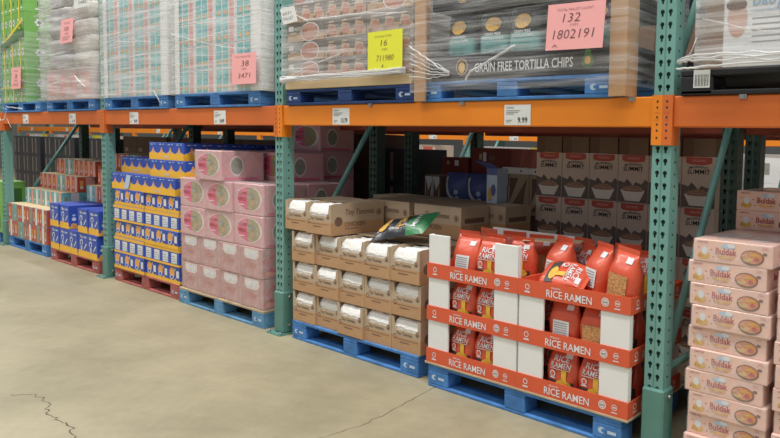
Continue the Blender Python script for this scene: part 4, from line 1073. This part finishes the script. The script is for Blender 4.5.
sheet_sign(-1.817,1.692,.292,.215,'yellowpaper',[('TOTAL PALLET COUNT',.2,.84,.05,.5,'ink'),('16',.38,.62,.16,.18,'ink'),('ITEM',.42,.50,.05,.15,'ink'),('711980',.25,.24,.15,.5,'ink'),('4',.4,.06,.1,.06,'ink')],'yellow paper sheet on the brown meal cases',y=-.05,rot=.01)
sheet_sign(-2.645,2.018,.155,.098,'paper',[('0031',.1,.6,.2,.6,'greyink'),('PALLET',.1,.25,.2,.7,'greyink')],'white tilted paper tag at the top left of the brown meal cases',y=-.06,skew=-.04,rot=.06)

# tortilla chips
CX0,CX1=-1.405,-.10
for x,l in ((CX0-.03,'left'),(CX1-.10,'right')):
    b=MB(); b.cbox(0,.085,0,.012,0,.62,'kraft' if l=='left' else 'kraft',.002); b.cbox(0 if l=='left' else .073,.012 if l=='left' else .085,.012,.10,0,.62,'kraft',.002)
    o=link('corner_post',b.mesh('corner_board'),None,(x,-.045,ZU+.0)); tag(o,'brown cardboard corner post at the %s of the tortilla chip pallet'%l,'edge board','brown corner posts')
b=MB(); W=1.19; b.box(0,W,0,.8,0,.005,'black'); b.box(0,W,0,.005,.005,.125,'black'); b.box(0,W,.795,.8,.005,.125,'black'); b.box(0,.005,.005,.795,.005,.125,'black'); b.box(W-.005,W,.005,.795,.005,.125,'black')
fr=front(0,0,0); b.text(fr,'GRAIN FREE TORTILLA CHIPS',.31,.036,.044,'offwhite',w=.61); b.ring(fr,.22,.066,.036,.042,'kraft',n=20); b.ell(fr,.22,.062,.022,.028,'gold',.0012,14)
b.ell(fr,1.0,.055,.034,.030,'limedark',.0008,14); b.ell(fr,1.0,.085,.018,.030,'limedark',.0009,12); b.ell(fr,1.0,.06,.018,.018,'gold',.0014,10)
trm2=b.mesh('tray')
gch='tortilla chip trays'
def chip_bag():
    b=MB(); W,D,H=.195,.09,.345; rows=14; seg=20; vs=[];fl=[];rr=random.Random(9)
    def ab(t): return W/2*(1-.03*math.sin(t*8)),(D/2*math.sin(math.pi*min(max(t,.0),1))**.45+.002 if 0<t<1 else .002)
    for i in range(rows):
        t=i/(rows-1); a,c=ab(t)
        for k in range(seg):
            th=2*math.pi*k/seg; ct,st=math.cos(th),math.sin(th); vs.append((a*math.copysign(abs(ct)**.7,ct),c*math.copysign(abs(st)**.8,st)+rr.uniform(-.002,.002),t*H))
    A=[];B_=[]
    for i in range(rows-1):
        for k in range(seg): (A if i/(rows-1)<.54 else B_).append((i*seg+k,i*seg+(k+1)%seg,(i+1)*seg+(k+1)%seg,(i+1)*seg+k))
    b.add(vs,A,'chipteal',True); b.add(vs,B_,'chipblack',True)
    def P(x,z,h):
        t=min(.98,max(.02,z/H)); a,c=ab(t); u=max(-.99,min(.99,x/a)); return (x,-(c*(1-abs(u)**2.6)**(1/2.2)+h),z)
    def txt(s,y,ht,w,m):
        v,f,tw=text_geo(s); k=w/tw; b.add([P(-w/2+x*k,y+yy*ht,.004) for x,yy in v],f,m)
    b.add([P(0,.270,.005)]+[P(.05*math.cos(i*.393),.270+.040*math.sin(i*.393),.005) for i in range(16)],[(0,i+1,(i+1)%16+1) for i in range(16)],'gold')
    b.add([P(.055*math.cos(i*.393),.275+.048*math.sin(i*.393),.0055) for i in range(0,9)]+[P(.042*math.cos(i*.393),.282+.020*math.sin(i*.393),.0055) for i in range(0,9)],[(i,i+1,10+i,9+i) for i in range(8)],'ink')
    txt('GRAIN FREE',.210,.014,.10,'offwhite'); txt('TORTILLA CHIPS',.190,.014,.13,'offwhite')
    for q in range(3): b.add([P(-.05+.006*q,.135+.012*q,.004),P(.045,.135+.012*q,.004),P(.045,.138+.012*q,.004),P(-.05+.006*q,.138+.012*q,.004)],[(0,1,2,3)],'guard')
    b.add([P(-.09,.27,.004),P(-.05,.325,.003),P(-.09,.325,.003)],[(0,1,2)],'chipteal')
    return Proto('chip_bag',b.mesh('bag'),cat='bag')
chb=chip_bag()
for lv in range(2):
    z0=pu+lv*.362
    o=link('chip_tray',trm2,None,(-1.335,-.01,z0)); tag(o,'black tray lettered GRAIN FREE TORTILLA CHIPS, %s of two'%('lower','upper')[lv],'tray',gch)
    for r_ in range(2):
        for c in range(5): chb.place((-1.335+.16+.215*c+(.0,.02,.0,.03,.01)[c],.065+.14*r_,z0+.006),'black and teal tortilla chip bag, %s tray, %s row, %s from the left'%(('lower','upper')[lv],('front','second')[r_],NTH[c]),'tortilla chip bags',rz=R.uniform(-.12,.12))
wrap('w',-1.45,-.10,-.06,.5,pu-.06,pu+.60,'wrapthin','stretch wrap round the tortilla chip pallet',amp=.012,
 strands=[(curve([(-1.43,-.08,1.80),(-1.3,-.09,1.74),(-1.2,-.085,1.68),(-1.13,-.08,1.655)],5,.004,1),.006)]+
         [(curve([(-1.43,-.08,1.80-.03*k),(-1.27,-.085,1.72-.018*k),(-1.13,-.08,1.66-.004*k)],5,.004,2+k),.0035) for k in range(6)]+
         [(curve([(-1.02,-.08,1.61),(-.98,-.085,1.65),(-.85,-.085,1.70),(-.70,-.08,1.76)],5,.003,20),.009)],seed=11)
sheet_sign(-.508,1.722,.305,.198,'pinkpaper',[('TOTAL PALLET COUNT',.17,.84,.055,.64,'ink'),('132',.28,.6,.19,.30,'ink'),('ITEM',.42,.51,.045,.13,'ink'),('1802191',.12,.24,.2,.70,'ink'),('A.',.12,.06,.07,.12,'ink')],'large pink paper sheet reading 132 and 1802191 on the tortilla chip pallet',y=-.095,skew=.012,rot=-.015)

# white baby-wipe carton pallet on black plastic pallet
b=MB(); Wp,Dp=1.22,1.0
b.cbox(0,Wp,0,Dp,.075,.10,'charcoal',.004)
for x in (0,.54,1.08):
    for y in (0,.43,.86): b.cbox(x,x+.14,y,y+.14,0,.075,'charcoal',.006)
for y in (0,.43,.86): b.cbox(0,Wp,y,y+.14,0,.018,'charcoal',.003)
fr=front(0,0,0)
o=link('plastic_pallet',b.mesh('pallet'),None,(.125,-.01,ZU)); tag(o,'black plastic pallet on the beam right of the nearest upright','pallet')
b=MB(); b.box(0,.115,-.002,0,0,.012,'paper'); fr=front(0,-.002,0)
b=MB(); b.box(0,.07,-.002,0,0,.07,'paper'); fr=front(0,-.002,0)
for k in range(9): b.quad(fr,.006+.0068*k,.006,.006+.0068*k+(.003 if k%2 else .0045),.052,'greyink')
x=link('barcode_label',b.mesh('barcode_label'),o,(.058,-.0005,.028)); x['label']='white barcode label'
z8=ZU+.1008
b=MB(); b.cbox(0,.92,0,.8,0,.56,'offwhite',.005); fr=front(0,0,0)
b.quad(fr,.0,.0,.075,.56,'kraftdark'); b.ell(fr,.130,.185,.040,.070,'skin',.0008,18); b.ell(fr,.125,.24,.042,.024,'hair',.0014,14)
b.text(fr,'Baby',.19,.232,.052,'babyblue',w=.12); b.text(fr,'Wipes',.315,.232,.052,'royal',w=.15); b.text(fr,'UNSCENTED FRAGRANCE FREE',.19,.205,.012,'babyblue',w=.3)
for k in range(5): b.quad(fr,.19,.18-.022*k,.19+(.26,.22,.28,.2,.25)[k],.185-.022*k,'greyink')
o=link('wipes_carton',b.mesh('carton'),None,(.222,.0,z8+.0)); tag(o,'large white carton with pale blue lettering on the black plastic pallet','carton')
wrap('w',.19,1.16,-.03,.5,z8-.0,z8+.60,'wrap','stretch wrap round the white carton on the black pallet',amp=.012,
 strands=[(curve([(.125,-.05,z8+.0),(.20,-.055,z8+.002),(.4,-.055,z8+.01),(1.1,-.05,z8+.012)],6,.002,1),.007)]+[(curve([(.13,-.05,z8+.03),(.22,-.055,z8+.03+.012*k),(.5,-.055,z8+.02+.012*k),(1.1,-.05,z8+.03+.01*k)],5,.006,3+k),.008) for k in range(3)]+
 [([(.13,-.04,z8+.02),(.18,-.04,z8+.06),(.2,-.035,z8+.12)],.006),(curve([(.23,-.05,z8+.19),(.4,-.05,z8+.14),(.6,-.05,z8+.10)],5,.002,7),.003)],seed=12)
# cartons added behind the upper loads to block light from above
kb=plain('brown_carton',.55,.55,.55,'black')
for x,l in ((-.02-.78,'behind the chip trays'),): pass

ul=plain('light_block_carton',.40,.48,.46,'kraftdark',lambda b,f,r,w,d,h:(b.quad(f,0,h*.47,w,h*.5,'brown'),b.quad(r,0,h*.47,d,h*.5,'brown')))
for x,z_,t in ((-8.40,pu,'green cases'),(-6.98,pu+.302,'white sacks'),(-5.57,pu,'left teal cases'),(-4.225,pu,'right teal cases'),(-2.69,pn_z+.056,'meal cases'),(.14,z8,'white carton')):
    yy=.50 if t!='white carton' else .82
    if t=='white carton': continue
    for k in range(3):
        for q_ in range(2): ul.place((x+.402*k,yy,z_+.461*q_),'added light-blocking carton behind the %s, %s column, %s'%(t,NTH[k],('lower','upper')[q_]),'light-blocking cartons on the upper pallets')
for i,x in enumerate((-8.42,-7.05,-5.56,-4.25,-2.715,-1.40,.13)):  # pallets and cartons added on the back row beam to keep light out
    o=pbu.place((x,1.02,ZU),'added pallet under light-blocking cartons on the back row beam, %s from the left'%NTH[i],'added pallets on the back row beam')
    for k in range(3):
        for q_ in range(2): ul.place((x+.402*k,1.06,pu+.461*q_),'added light-blocking carton on the back row beam, pallet %s from left, %s column, %s'%(NTH[i],NTH[k],('lower','upper')[q_]),'light-blocking cartons on the back row beam')
# ================================================================ light and camera
w=bpy.data.worlds.new('warehouse'); scn.world=w; w.use_nodes=True
bg=w.node_tree.nodes['Background']; bg.inputs[0].default_value=(.93,.97,1.0,1); bg.inputs[1].default_value=.31
def area(x,y,z,sx,sy,p,rot=(0,0,0),col=(1,.985,.95)):
    l=bpy.data.lights.new('ceiling_lamp','AREA'); l.shape='RECTANGLE'; l.size=sx; l.size_y=sy; l.energy=p; l.color=col
    o=bpy.data.objects.new('ceiling_lamp',l); C.objects.link(o); o.location=(x,y,z); o.rotation_euler=rot
area(-4,-1.7,8.0,24,.8,1080)
area(-9,3.4,8.0,36,.6,750)
area(-4,-5.5,8.0,22,.7,330)
cam=bpy.data.cameras.new('camera'); co=bpy.data.objects.new('camera',cam); C.objects.link(co)
RGT=Vector((0.83221196,0.55365461,0.02983001)); DWN=Vector((0.06235166,-0.03999197,-0.99725268)); FWD=Vector((-0.55094058,0.83178556,-0.06780309))
M=Matrix((RGT,-DWN,-FWD)).transposed().to_4x4(); M.translation=Vector((1.31531666,-2.37166767,1.28269652)); co.matrix_world=M
cam.sensor_width=36; cam.lens=643.6557/780*36; cam.shift_x=-(600-390)/780; cam.shift_y=-(219-195)/780; cam.clip_start=.05
scn.camera=co
vs=scn.view_settings; vs.view_transform='Standard'; vs.look='None'; vs.exposure=.24; vs.gamma=1; vs.use_curve_mapping=False
